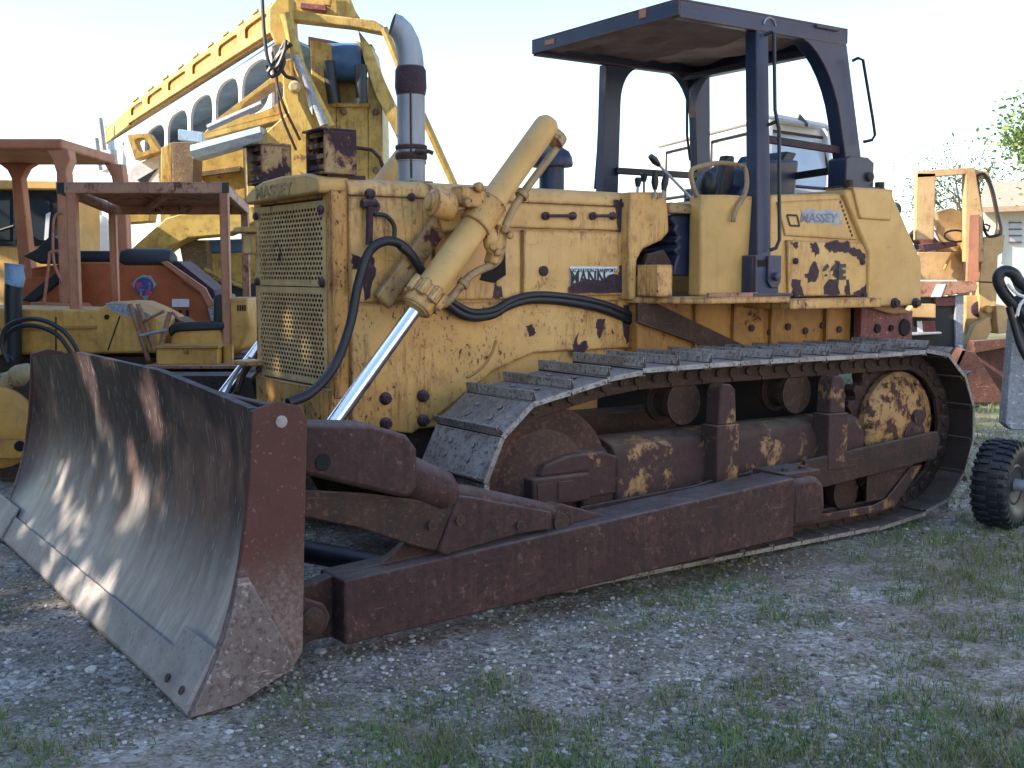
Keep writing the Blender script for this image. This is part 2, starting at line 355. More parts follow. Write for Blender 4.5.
M['glass'] = glass('dark_window_glass', (.035,.045,.055))
M['skyglass'] = glass('pale_window_glass', (.42,.46,.50), .12)
def blade_mat():
    t = NT('scoured_blade_steel'); z = t.sep()
    st = t.math('ADD', t.math('MULTIPLY', t.noise(1, 5, .7, t.coord((8, 60, 11), rot=(R(12),0,0))), .6), t.math('MULTIPLY', t.noise(9, 8, .7), .4))         # short scratches running down the board
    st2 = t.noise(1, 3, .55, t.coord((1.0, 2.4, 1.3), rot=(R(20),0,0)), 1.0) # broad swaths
    st3 = t.noise(1, 5, .65, t.coord((2, 11, 2.2), rot=(R(16),0,0), loc=(3,1,2)))
    hz = t.math('ADD', z[2], t.math('MULTIPLY', t.math('SUBTRACT', st2, .5), 1.0)); hz = t.math('ADD', hz, t.math('MULTIPLY', t.math('SUBTRACT', st, .5), .42))
    worn = t.ramp(hz, [(.26,1),(.74,0)])
    dark = t.mix(t.ramp(st3, [(.35,0),(.7,1)]), (.030,.018,.020), (.065,.036,.034))
    dapple_tint = t.mix(t.math('MULTIPLY', t.ramp(st2, [(.52,0),(.68,1)]), .65), dark, (.26,.15,.11))  # warm streaks stand in for sun dapples, painted over the dark rust
    steel = t.mix(t.ramp(st, [(.32,0),(.68,1)]), (.27,.25,.24), (.48,.455,.44)); steel = t.mix(t.ramp(st3, [(.38,.75),(.66,0)]), steel, (.20,.175,.175))
    c = t.mix(worn, dapple_tint, steel)
    c = t.mix(t.math('MULTIPLY', t.ramp(t.noise(1,3,.5,t.coord((4,110,14), rot=(R(12),0,0))), [(.63,0),(.68,1)]), .5), c, (.48,.46,.44))
    t.bump(t.math('ADD', st, t.math('MULTIPLY', t.noise(40,4), .5)), .35, .004)
    return t.out(c, t.ramp(worn, [(0,.60),(1,.48)]), t.math('MULTIPLY', worn, .25), .3)
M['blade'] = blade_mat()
def side_mat():
    t = NT('end_plate_oxide'); z = t.sep()
    n = t.noise(5, 8, .65); m = t.noise(60, 5, .65); big = t.noise(2, 4)
    hz = t.math('ADD', z[2], t.math('MULTIPLY', t.math('SUBTRACT', n, .5), .4))
    low = t.ramp(hz, [(.30,1),(.58,0)])
    c = t.mix(t.ramp(n, [(.3,0),(.7,1)]), (.068,.021,.016), (.105,.034,.025))
    c = t.mix(t.math('MULTIPLY', low, t.ramp(m, [(.35,.25),(.6,1)])), c, (.22,.165,.145))
    c = t.mix(t.math('MULTIPLY', t.ramp(m, [(.62,0),(.68,1)]), .5), c, (.3,.2,.16))
    t.bump(m, .4, .004); return t.out(c, .7)
M['side'] = side_mat()
def wear_mat():
    t = NT('ground_worn_edge_steel'); n = t.noise(6, 7, .65); m = t.noise(45, 5, .65)
    c = t.mix(t.ramp(n, [(.3,0),(.7,1)]), (.25,.225,.215), (.40,.375,.365)); c = t.mix(t.math('MULTIPLY', t.ramp(m, [(.55,0),(.68,1)]), .6), c, (.15,.10,.085))
    t.bump(m, .45, .004); return t.out(c, .6, .3)
M['wear'] = wear_mat()
M['sidewear'] = metal_rust('rubbed_side_steel', (.13,.095,.085), (.22,.18,.165), (.08,.045,.04), 5, .7, 0, .4, .3)
def shoe_mat():
    t = NT('track_shoe_steel'); oi = t.n.new('ShaderNodeObjectInfo')
    ad = t.n.new('ShaderNodeVectorMath'); ad.operation = 'ADD'; t.link(t.co.outputs['Object'], ad.inputs[0])
    mu = t.n.new('ShaderNodeVectorMath'); mu.operation = 'SCALE'; mu.inputs[0].default_value = (31,17,23); t.link(oi.outputs['Random'], mu.inputs['Scale']); t.link(mu.outputs[0], ad.inputs[1]); V = ad.outputs[0]
    n = t.noise(9, 8, .68, V); m = t.noise(52, 6, .7, V); big = t.noise(3.5, 5, .6, V)
    c = t.mix(t.ramp(n, [(.3,0),(.7,1)]), (.28,.25,.228), (.46,.43,.405))
    c = t.mix(t.ramp(big, [(.46,0),(.64,.65)]), c, (.17,.115,.085))
    c = t.mix(t.ramp(m, [(.50,0),(.62,.9)]), c, (.075,.058,.05))
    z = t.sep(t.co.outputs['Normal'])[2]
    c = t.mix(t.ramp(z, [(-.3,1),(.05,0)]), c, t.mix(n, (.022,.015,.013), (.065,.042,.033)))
    c = dust_top(t, c, (.20,.165,.14), .7)
    em = edge_mask(t, .008); c = t.mix(t.math('MULTIPLY', t.ramp(t.math('ADD', t.math('MULTIPLY', em, .4), m), [(.78,0),(.86,1)]), .6), c, (.42,.40,.39))
    t.bump(t.math('ADD', m, t.math('MULTIPLY', n, 1.2)), .6, .007); return t.out(c, .65, .15, .35)
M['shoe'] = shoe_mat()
M['motorblue2'] = plain('badge_blue_enamel', (.035,.065,.24), .35, 0, .4, 30)
M['redlet'] = plain('badge_red_enamel', (.45,.05,.10), .4)
M['render'] = plain('pale_render', (.72,.66,.58), .9, 0, .08, 2)
M['tiles'] = metal_rust('clay_roof_tiles', (.50,.31,.20), (.58,.38,.26), (.40,.24,.15), 6, .9)
M['bark'] = plain('bark', (.10,.075,.055), .95, 0, .35, 9, .5)
def leaf(name, a, b, c2):
    t = NT(name); g = t.n.new('ShaderNodeNewGeometry'); n = t.noise(.9, 3)
    c = t.ramp(g.outputs['Random Per Island'], [(0,a),(.55,b),(1,c2)]); 
    t.b.inputs['Transmission Weight'].default_value = 0
    tr = t.n.new('ShaderNodeBsdfTranslucent'); ms = t.n.new('ShaderNodeMixShader'); ms.inputs[0].default_value = .3
    t.link(c, tr.inputs[0]); m = t.out(c, .6, 0, .3); o = t.n['Material Output']
    t.link(t.b.outputs[0], ms.inputs[1]); t.link(tr.outputs[0], ms.inputs[2]); t.link(ms.outputs[0], o.inputs[0]); return m
M['hedge_leaf'] = leaf('hedge_leaf', (.025,.05,.014), (.045,.08,.02), (.07,.11,.03))
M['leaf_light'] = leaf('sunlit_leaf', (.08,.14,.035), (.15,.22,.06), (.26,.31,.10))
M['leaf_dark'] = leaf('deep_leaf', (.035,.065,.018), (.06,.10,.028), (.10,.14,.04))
# ================================================================== THE BULLDOZER
YC = 5.42
B0 = Vector((4.6, YC, 0))
Rz = Matrix.Rotation(ROT, 3, 'Z')
dz = thing('bulldozer', 'big rusty ochre crawler bulldozer with brown blade and navy roll-over canopy', 'bulldozer', B0, ROT, Rz @ B0)
def mir(y): return 2*YC - y
YS = 4.95                                    # near side of the hood

# ---- hood and engine bay
hood = MB().prism([(4.96,.72),(4.96,1.86),(5.0,1.90),(5.84,1.90),(5.88,1.86),(5.88,.72)], 'x', 2.47, 4.2).build('hood', M['yellow'], dz, .008)
# lid strips that roll over the top edge, with a gap at the exhaust
for a, b in ((2.47, 2.915), (2.935, 4.2)):
    p = [(4.945,1.868),(4.945,1.905),(4.965,1.935),(5.01,1.95),(5.83,1.95),(5.875,1.935),(5.895,1.905),(5.895,1.868)]
    MB().prism(p, 'x', a, b).build('hood_lid', M['yellow'], dz, .004)
# near side skin made of separate sheets
def sheetp(name, pts, y=YS, t=.014, mat='yellow', bev=.004, parent=None):
    return MB().prism(pts, 'y', y - t, y + .03).build(name, M[mat], parent or dz, bev)
sheetp('side_panel', [(2.47,1.36),(2.925,1.36),(2.925,1.86),(2.47,1.86)])
sheetp('side_panel', [(2.937,1.365),(3.30,1.365),(3.30,1.862),(2.937,1.862)])
sp = sheetp('upper_side_panel', [(3.31,1.735),(4.17,1.735),(4.20,1.862),(3.31,1.862)])
door = sheetp('engine_door', [(3.475,1.378),(4.19,1.378),(4.215,1.52),(4.14,1.725),(3.475,1.725)], t=.022)
sheetp('side_panel', [(3.308,1.365),(3.462,1.365),(3.462,1.722),(3.308,1.722)], t=.010)
low = sheetp('engine_guard', [(2.47,.80),(2.52,.75),(2.80,.705),(2.94,.78),(3.3,1.0),(3.55,1.08),(4.29,1.08),(4.22,1.352),(2.47,1.352)], mat='yellow_rough', t=.018)
for dx in (0, .21):
    for z in (.89, .767):
        rb = MB(); rb.lathe([(.032,0),(.032,.012),(.026,.022),(.022,.03)], (2.648+dx, YS-.018, z), (0,-1,0), 12)
        rb.lathe([(.018,.028),(.018,.045)], (2.648+dx, YS-.018, z), (0,-1,0), 6)
        rb.build('bolt_head', M['bandrust'], low)
ar = [Vector((x, YS-.02, z)) for x, z in arc(3.05, 1.22, .26, -15, -75, 12)]
MB().tube(ar, .008, 6).build('weld_bead', M['yellow'], low)
# handles and latch marks on the upper panel
for a, b in ((545, 572), (592, 612)):
    m = MB(); A = S(a,216,YS-.02); Bq = S(b,216,YS-.02)
    m.tube([A, A+Vector((0,-.03,0)), Bq+Vector((0,-.03,0)), Bq], .009, 8)
    m.lathe([(.022,0),(.022,.016),(.012,.02)], A, (0,-1,0), 12); m.lathe([(.022,0),(.022,.016),(.012,.02)], Bq, (0,-1,0), 12)
    m.build('panel_handle', M['bandrust'], sp)
for px, py in ((411,197),(468,196),(624,205)):
    MB().lathe([(.02,0),(.02,.012),(.012,.018)], S(px,py,YS-.016), (0,-1,0), 12).build('bolt_head', M['bandrust'], dz)
MB().lathe([(.028,0),(.028,.012),(.014,.018)], S(543,271,YS-.022), (0,-1,0), 14).build('door_latch', M['bandrust'], door)
# dark opening behind the lift cylinder
MB().prism([(p.x,p.z) for p in (S(485,262,YS), S(503,238,YS), S(504,275,YS), S(492,283,YS), S(478,280,YS))], 'y', YS-.018, YS-.010).build('vent_opening', M['dark'], dz)
# flaked rust, door lower edge and cowl joint
def blob(pts, y, name, mat='bandrust', parent=None, t=.0025, wob=.006, seed=1):
    rnd = random.Random(seed); P = [S(a,b,y) for a,b in pts]; out = []
    for i, p in enumerate(P):
        q = P[(i+1) % len(P)]
        for k in range(4):
            w = p.lerp(q, k/4); out.append((w.x + rnd.uniform(-wob,wob), w.z + rnd.uniform(-wob,wob)))
    return MB().prism(out, 'y', y - t, y + .001).build(name, M[mat], parent or dz, smooth=0)
blob([(569,293),(571,285),(586,279),(600,280),(612,273),(618,276),(619,266),(628,265),(629,278),(627,293)], YS-.0226, 'bare_rust_patch', parent=door, seed=2)
blob([(614,200),(624,199),(627,213),(633,240),(628,252),(622,243),(617,226)], YS-.0146, 'bare_rust_patch', seed=3)
blob([(573,345),(578,332),(577,345),(586,340),(588,347),(580,357),(572,355)], YS-.019, 'bare_rust_patch', parent=low, seed=4)
blob([(597,320),(604,319),(603,332),(599,338),(596,328)], YS-.019, 'bare_rust_patch', parent=low, seed=5)
blob([(623,305),(630,305),(631,330),(627,345),(622,325)], YS-.019, 'bare_rust_patch', parent=low, seed=6)
blob([(526,325),(533,324),(536,333),(530,336)], YS-.019, 'bare_rust_patch', parent=low, seed=7)
blob([(495,285),(501,286),(504,297),(493,299)], YS-.0146, 'bare_rust_patch', seed=8)
# sticker on the engine door
stk = blob([(569.5,266.5),(618,266.5),(614,273),(600,280.5),(586,279),(570,287)], YS-.0252, 'sticker', 'whitelet', door, .0015, .002, 9)
lettering('EXCAVATION TRANSPORT', .028, M['blacklet'], stk, 'lettering', S(570,272.2,YS-.028), (1,0,.0), (0,0,1), .0006, .0006, .93)
lettering('MANN', .10, M['blacklet'], stk, 'lettering', S(570,284.2,YS-.028), (1,0,.0), (0,0,1), .003, .0006, .82)
blob([(569,287.5),(573,283.5),(584,281),(597,281.5),(600,280.6),(612,274),(616,293),(569,293)], YS-.0295, 'bare_rust_patch', parent=door, seed=12)

# ---- radiator shell, grille and its cap
MB().box(2.385,2.47,4.95,5.05,.90,1.89).box(2.385,2.47,5.80,5.90,.90,1.89).box(2.385,2.47,5.05,5.80,1.855,1.89).box(2.385,2.47,5.05,5.80,.90,.94).build('radiator_shell', M['yellow_front'], dz, .006)
MB().box(2.455,2.468,5.05,5.80,.94,1.856).build('radiator_core', M['dark'], dz)
def perforated(z0, z1, rows, cols, y0=5.01, y1=5.86, x=2.381, t=.003):
    m = MB(); fy = .03; fz = .028
    m.box(x, x+t, y0, y0+fy, z0, z1); m.box(x, x+t, y1-fy, y1, z0, z1)
    m.box(x, x+t, y0+fy, y1-fy, z0, z0+fz); m.box(x, x+t, y0+fy, y1-fy, z1-fz, z1)
    a0 = y0+fy; a1 = y1-fy; b0 = z0+fz; b1 = z1-fz; cw = (a1-a0)/(cols+.5); chh = (b1-b0)/rows
    for r in range(rows):
        off = (r % 2)*cw/2; zz = b0 + r*chh
        if off: m.box(x, x+t, a0, a0+off, zz, zz+chh)
        else: m.box(x, x+t, a1-cw/2, a1, zz, zz+chh)
        for c in range(cols):
            ya = a0 + off + c*cw
            m.holed([(x,ya,zz),(x,ya+cw,zz),(x,ya+cw,zz+chh),(x,ya,zz+chh)], (t,0,0), (.15,.15,.13,.13), 2.2, 8)
    return m.build('radiator_grille', M['grille'], dz, smooth=0)
g1 = perforated(1.435, 1.845, 15, 22); g2 = perforated(.955, 1.43, 18, 22)
for gz in (1.80, 1.455):
    for gy in (5.035, 5.835):
        MB().lathe([(.022,0),(.022,.012),(.012,.02)], (2.375, gy, gz), (-1,0,0), 10).build('bolt_head', M['bandrust'], g1)
for gy in (5.035, 5.835):
    MB().lathe([(.02,0),(.02,.012),(.012,.02)], (2.375, gy, .985), (-1,0,0), 10).build('bolt_head', M['bandrust'], g2)
MB().box(2.372,2.47,4.955,5.895,.76,.945).build('lower_front_panel', M['yellow_front'], dz, .006)
capp = [(4.975,1.875),(4.965,1.915),(4.985,1.95),(5.10,1.972),(5.42,1.98),(5.64,1.97),(5.78,1.945),(5.86,1.915),(5.885,1.885),(5.875,1.862)]
cap = MB().prism(capp, 'x', 2.33, 2.50).build('radiator_cap', M['yellow_clean'], dz, .014)
lettering('MASSEY', .085, M['tanpipe'], cap, 'lettering', (2.3285, 5.74, 1.885), (0,-1,0), (0,0,1), .002, .001, 1.6)
MB().box(2.30,2.40,5.86,5.98,1.715,1.745).box(2.36,2.44,5.88,6.0,1.60,1.715).build('hinge_bracket', M['yellow_clean'], dz, .006)
MB().box(2.28,2.40,5.80,5.97,1.005,1.03).build('latch_bracket', M['yellow_rough'], dz, .005)
# tangle of gear below the far corner of the radiator
m = MB().tube([(2.40,6.02,1.03),(2.36,6.06,.93),(2.32,6.04,.84)], .02, 8).tube([(2.5,6.0,.98),(2.46,6.1,.9),(2.5,6.12,.78)], .035, 8).box(2.45,2.9,5.92,6.02,.7,1.1)
m.build('front_linkage', M['arm_dark'], dz)
MB().tube(spline([(2.34,6.0,1.0),(2.30,6.03,.93),(2.27,6.04,.86),(2.24,6.05,.80)],4), .011, 6).build('chain', M['galv'], dz)

# ---- headlight boxes on the radiator shoulders
def lamp_box(y0, y1):
    m = MB(); x0, x1, z0, z1 = 2.36, 2.53, 1.965, 2.165
    m.box(x0,x1,y0,y0+.012,z0,z1).box(x0,x1,y1-.012,y1,z0,z1).box(x0-.02,x1,y0,y1,z1,z1+.012).box(x0,x1,y0+.012,y1-.012,z0,z0+.012).box(x1-.012,x1,y0+.012,y1-.012,z0+.012,z1)
    b = m.build('lamp_box', M['rust_box'], dz, .004)
    s = MB()
    for k in range(4):
        z = z0 + .035 + k*.05; s.bar((x0+.012,y0+.012,z),(x0+.012,y1-.012,z), .006, .022)
    s.build('louvre', M['rust_box'], b)
    MB().box(x0+.10,x0+.11,y0+.012,y1-.012,z0+.012,z1).build('lamp_plate', M['rust_box'], b)
    MB().box(x0+.03,x1+.06,y0+.03,y1-.03,1.85,z0).build('bracket', M['arm_dark'], b)
lamp_box(4.965, 5.17); lamp_box(5.72, 5.925)

# ---- exhaust stack and air intake
ex = MB().lathe([(.074,0),(.074,.14),(.078,.145),(.078,.155),(.074,.16),(.075,.5)], (3.085,YC,1.95), (0,0,1), 28).build('exhaust_stack', M['galv'], dz)
MB().box(3.02,3.15,YC-.12,YC+.12,1.945,1.985).build('exhaust_base', M['tanpipe'], ex, .004)
MB().lathe([(.079,0),(.086,.01),(.086,.03),(.079,.04)], (3.085,YC,2.10), (0,0,1), 28).lathe([(.079,.055),(.086,.06),(.086,.075),(.079,.08)], (3.085,YC,2.10), (0,0,1), 28).tube([(3.06,YC-.09,2.14),(3.13,YC-.11,2.14),(3.15,YC-.12,2.13)], .012, 8).build('clamp', M['arm_dark'], ex)
MB().bar((3.045,YC-.068,2.0),(3.045,YC-.068,2.45), .006, .012).build('seam', M['arm_dark'], ex)
MB().lathe([(.077,0),(.085,.04),(.082,.13),(.071,.15)], (3.085,YC,2.44), (0,0,1), 28).build('rust_band', M['bandrust'], ex)
el = [Vector((3.085-(.823+.17)*q, YC+(.568-.25)*q, z)) for q, z in ((0,2.575),(0,2.61),(.004,2.66),(.018,2.72),(.042,2.77),(.072,2.80),(.092,2.806))]
m = MB().tube(el, [.071,.070,.068,.065,.062,.059,.057], 24, False)
m.build('curved_tip', M['galv'], ex)
m = MB().tube([el[-2], el[-1]+(el[-1]-el[-2])*.08], [.052,.052], 24); m.build('tip_bore', M['dark'], ex)
it = MB().cyl((3.96,5.34,1.93),(3.96,5.34,2.13), .072, n=24).lathe([(.10,0),(.10,.012),(.075,.02)], (3.96,5.34,1.945), (0,0,1)).build('air_intake', M['navy'], dz)
MB().lathe([(.118,0),(.122,.012),(.118,.05),(.10,.085),(.06,.11),(.01,.118)], (3.96,5.34,2.105), (0,0,1), 28).build('rain_cap', M['navy'], it)
MB().bar((4.02,5.6,1.97),(4.3,5.9,2.02), .05, .03).build('tool_bar', M['salmon_dark'], dz)

# ---- lift cylinders
def lift(far):
    f = (lambda y: mir(y)) if far else (lambda y: y)
    y = f(4.72); sg = 1 if far else -1
    p0 = S(548,124,4.72); p1 = S(333,424,4.72); top = Vector((p0.x,y,p0.z)); bot = Vector((p1.x,y,p1.z)); mid = top.lerp(bot, .636); bot = top.lerp(bot, 1.20)
    d = (mid-top).normalized(); n_ = Vector((d.z,0,-d.x))
    if n_.x < 0: n_ = -n_
    c = MB().lathe([(.045,-.02),(.060,.0),(.064,.02),(.064,.62),(.071,.63),(.071,1.13),(.076,1.135),(.076,(mid-top).length)], top, d, 26).build('lift_cylinder', M['yellow_clean'], dz)
    rod = MB().cyl(mid, bot, .036, n=20).build('piston_rod', M['chrome'], c)
    L = (mid-top).length
    g = MB().lathe([(.076,-.12),(.084,-.115),(.084,-.055),(.066,-.05),(.066,.01),(.045,.02)], mid, d, 20)
    for k in range(8):
        a = 2*PI*k/8; e1 = Vector((0,1,0)); e2 = n_
        q = mid + d*-.085 + (e1*math.cos(a)+e2*math.sin(a))*.084; g.lathe([(.02,-.04),(.022,-.038),(.022,.04),(.01,.045)], q, d, 8)
    g.build('gland', M['yellow_rough'], c)
    t0 = top + d*.62
    tr = MB().lathe([(.068,-.10),(.082,-.095),(.082,.06),(.070,.065)], t0, d, 26)
    tr.build('trunnion_band', M['yellow_rough'], c)
    k = MB().cyl(t0 + Vector((0,.03,0)), t0 + Vector((0,-sg*.26 ,0)), .075, n=20)
    k.bar(t0 + n_*-.06 + d*-.06, t0 + n_*-.17 + d*.02, .09, .10, (0,1,0)).ball(t0 + n_*.10+ d*.06 + Vector((0,sg*.02,0)), (.035,.04,.07), 12)
    for q4 in (-.05,.05): k.lathe([(.024,0),(.024,.03),(.015,.035)], t0 + n_*-.13 + d*(q4-.02) + Vector((0,sg*.04,0)), (0,sg,0), 8)
    k.build('trunnion', M['yellow_rough'], c)
    # trunnion yoke on the hood side
    yy = YS - .05 if not far else mir(YS) + .05
    pA, pB = S(440,222,4.90), S(378,302,4.92)
    if far: pA.y = mir(pA.y); pB.y = mir(pB.y)
    pA.y = yy + sg*.015; pB.y = yy + sg*.015
    yk = MB().bar(pA + (pA-pB)*.1, pB, .10, .05, (0,1,0))
    yk.build('yoke', M['yellow_mount'], c, .012)
    MB().bar(t0 + Vector((0,-sg*.02,0)), pA, .10, .11, (0,1,0)).build('yoke_head', M['yellow_rough'], c, .015)
    MB().lathe([(.062,-.06),(.07,-.05),(.07,.05),(.045,.06),(.04,.075),(.01,.08)], t0 + n_*-.20 + d*.10 + Vector((0,-sg*.02,0)), -n_ + Vector((0,0,-.5)), 14).build('cap_nut', M['yellow_rough'], c)
    # the oil pipe beside the barrel
    pts = [top + d*.03 + n_*.04, top + d*.04 + n_*.105, top + d*.09 + n_*.115, top + d*.40 + n_*.11, top + d*.56 + n_*.135, top + d*.68 + n_*.2, top + d*.75 + n_*.2, top + d*.88 + n_*.135, top + d*1.06 + n_*.115, top + d*1.12 + n_*.075]
    MB().tube(spline(pts, 5), .020, 10).build('oil_pipe', M['tanpipe'], c)
    MB().lathe([(.06,0),(.06,.05),(.03,.06)], top + d*.0 + n_*.075, d, 10).build('pipe_flange', M['tanpipe'], c)
    MB().lathe([(.034,0),(.034,.03)], top + d*.36 + n_*.11, d, 10).build('pipe_clip', M['tanpipe'], c)
    MB().lathe([(.03,0),(.03,.03)], top + d*.92 + n_*.128, d, 10).build('pipe_clip', M['tanpipe'], c)
    kk = MB().bar(t0 + n_*.11 + d*-.04, t0 + n_*.19 + d*.14, .05, .07, (0,1,0))
    for k2 in range(4): kk.lathe([(.022,0),(.022,.02)], t0 + n_*(.12+.04*(k2%2)) + d*(-.02+.11*(k2//2)) + Vector((0,sg*.04,0)), (0,sg,0), 8)
    kk.build('manifold', M['yellow_rough'], c, .01)
lift(False); lift(True)

# ---- hoses
def hose(name, pts, r, mat='black', k=6, parent=None):
    return MB().tube(spline(pts, k), r, 10).build(name, M[mat], parent or dz)
y1 = YS - .05
hp = [(288,403,4.78),(312,392,4.80),(335,365,4.84),(350,325,4.85),(358,285,4.86),(368,254,4.86),(382,242,4.84),(398,243,4.83),(413,257,4.83),(430,285,4.85),(450,307,4.90),(470,317,4.90),(492,315,4.90),(508,306,4.91),(530,300,4.91),(560,301,4.91),(595,307,4.91),(618,315,4.92),(640,326,4.93)]
hose('hydraulic_hose', [S(*p) for p in hp], .023)
hose('hydraulic_hose', [S(a+2,b+(-5 if i>9 else 3),c-.005) for i,(a,b,c) in enumerate(hp) if i > 6], .019)
hose('hydraulic_hose', [S(374,214,y1),S(386,216,y1),S(394,226,y1),S(394,240,y1)], .011)
m = MB().tube([S(370,192,y1),S(370,210,y1),S(369,245,y1)], .017, 10).cyl(S(362,204,y1), S(376,203,y1), .022, n=12).ball(S(370,194,y1), .028, 10).lathe([(.03,0),(.03,.03)], S(372,207,y1+.02), (0,-1,0), 10)
m.build('valve_fitting', M['bandrust'], dz)
blob([(352,254),(362,258),(372,255),(376,268),(370,298),(364,300),(360,272),(352,268)], YS-.0146, 'bare_rust_patch', seed=21)

# ---- body under the cab, deck, cowl, consoles, door, tank
MB().box(4.0,6.0,4.95,mir(4.95),.45,.97).build('final_drive_housing', M['dark'], dz)
MB().box(4.2,6.02,4.86,mir(4.86),.97,1.335).build('transmission_case', M['yellow_dirty'], dz, .01)
for x in (4.62, 4.93, 5.25, 5.75):
    MB().box(x,x+.02,4.835,4.86,.97,1.335).build('stiffener', M['yellow_dirty'], dz, .003)
for k in range(6): MB().lathe([(.022,0),(.022,.014)], (5.1+.16*k, 4.86, 1.17-.03*(k%2)), (0,-1,0), 8).build('bolt_head', M['bandrust'], dz)
for far in (False, True):
    q = [(4.17,4.95),(4.17,4.90),(4.40,4.53),(5.04,4.50),(5.04,4.95)]; q2 = [(5.04,4.95),(5.04,4.50),(5.85,4.50),(5.85,4.95)]
    if far: q = [(x,mir(y)) for x,y in q]; q2 = [(x,mir(y)) for x,y in q2]
    d_ = MB().prism(q, 'z', 1.332, 1.368).build('deck', M['yellow_rough'], dz, .004)
    MB().prism(q2, 'z', 1.292, 1.350).build('deck_step', M['yellow_rough'], d_, .004)
MB().box(4.2,5.85,4.95,mir(4.95),1.33,1.366).build('floor_plate', M['arm_dark'], dz)
MB().box(4.42,4.80,4.525,4.545,1.368,1.392).build('tread_strip', M['salmon_dark'], dz)
MB().prism([(4.30,1.335),(4.17,1.335),(4.17,1.23),(5.02,.98),(5.25,.98)], 'y', 4.82, 4.84).build('side_skirt', M['arm_dark'], dz)
# cowl / dashboard
yc_ = 4.87
MB().prism([(p.x,p.z) for p in (S(628.5,300,yc_),S(628,240,yc_),S(630,192,yc_),S(665,192,yc_),S(668,206,yc_),S(669,232,yc_),S(662,240,yc_),S(643,249,yc_),S(637,260,yc_),S(636,300,yc_))], 'y', yc_, mir(yc_)).build('cowl', M['yellow'], dz, .008)
MB().box(4.20,4.315,4.70,4.865,1.372,1.545).build('step_box', M['yellow_rough'], dz, .006)
MB().slab([S(645,264,4.88),S(648,254,4.88),S(664,250,4.88),S(671,262,4.88),S(672,298,4.88),S(650,298,4.88)], (0,.03,0)).build('pedal_panel', M['arm_dark'], dz, .003)
MB().slab([S(668,205,4.86),S(672,202,4.86),S(697,206,4.86),S(697,214,4.86),S(670,213,4.86)], (0,.08,0)).build('dash_rail', M['tanpipe'], dz, .004)
MB().lathe([(.022,0),(.022,.012)], S(653,266,4.86), (0,-1,0), 8).build('bolt_head', M['bandrust'], dz)
# seat bellows and seat
bl = MB()
sh = [(p.x,p.z) for p in [S(a,b,4.90) for a,b in ((673,276),(676,262),(678,256),(674,250),(679,246),(675,241),(679,237),(674,231),(676,226),(672,222),(671,216),(675,214),(720,214),(720,276))]]
bl.prism(sh, 'y', 4.90, 5.5); seat = bl.build('seat', M['seat'], dz, .012)
MB().slab([S(738,196,5.2),S(752,172,5.2),S(768,160,5.2),S(800,160,5.2),S(795,200,5.2)], (0,.5,0)).build('backrest', M['seat'], seat, .02)
MB().slab([S(755,196,5.25),S(775,196,5.25),S(798,153,5.25),S(787,151,5.25)], (0,.42,0)).build('headrest', M['black'], seat, .015)
MB().slab([S(719,196,5.3),S(733,196,5.3),S(735,156,5.3),S(727,155,5.3)], (0,.07,0)).build('armrest', M['blackpaint'], seat, .01)
MB().ball(S(708,185,5.3), (.06,.06,.09), 10).build('gear_knob', M['blackpaint'], dz)
# console
con = MB().slab([(4.60,4.88,1.37),(4.585,4.77,1.37),(4.70,4.69,1.37),(5.04,4.69,1.37),(5.04,4.88,1.37)], (0,0,.57)).build('side_console', M['yellow_clean'], dz, .01)
rail = [S(697,197,4.76),S(693,186,4.76),S(691,172,4.76),S(698,167,4.76),S(720,163,4.76),S(741,166,4.74),S(746,172,4.72),S(746,190,4.69),S(735,212,4.66),S(733,222,4.66)]
MB().tube(spline(rail,5), .014, 8).build('grab_rail', M['tanpipe'], dz)
# levers
def lever(p, q, y, knob, name='lever'):
    A = S(*p, y); B = S(*q, y); l = MB().tube([A,B], .008, 8).build(name, M['galv'], dz)
    d = (B-A).normalized(); MB().tube([B-d*.02, B+d*.02, B+d*knob], [.013,.022,.016], 10).build('grip', M['blackpaint'], l)
lever((690,197),(657,163),4.75,.06); lever((637,198),(638,183),4.9,.03); lever((644,198),(644,178),4.9,.03); lever((655,198),(655,186),4.85,.08); lever((662,198),(664,187),4.85,.09)
# rear body with the fuel tank
YP = 4.69
def K(pts, y=YP): return [(x*y/4.6, 1.5 + (z-1.5)*y/4.6) for x, z in pts]
MB().prism(K([(4.965,1.36),(4.965,1.945),(5.56,1.975),(5.84,1.62),(5.84,1.36)]), 'y', YP, 4.92).build('rear_side_box', M['yellow_clean'], dz, .008)
MB().prism(K([(4.965,1.36),(4.965,1.945),(5.56,1.975),(5.84,1.62),(5.84,1.36)]), 'y', mir(4.92), mir(YP)).build('rear_side_box', M['yellow_clean'], dz, .008)
ip = MB().prism(K([(5.01,1.905),(5.085,1.715),(5.72,1.70),(5.58,1.93),(5.55,1.945)]), 'y', YP-.012, YP+.02).build('inspection_cover', M['yellow_clean'], dz, .003)
rd = MB().prism(K([(5.09,1.69),(5.115,1.365),(5.825,1.365),(5.83,1.60),(5.76,1.685)]), 'y', YP-.016, YP+.02).build('rear_door', M['yellow_door'], dz, .004)
for px, py in ((795,261),(862,262),(864,295),(795,295)):
    MB().lathe([(.02,0),(.02,.012),(.01,.018)], S(px,py,YP-.016), (0,-1,0), 10).build('bolt_head', M['bandrust'], rd)
yd = YP-.0162
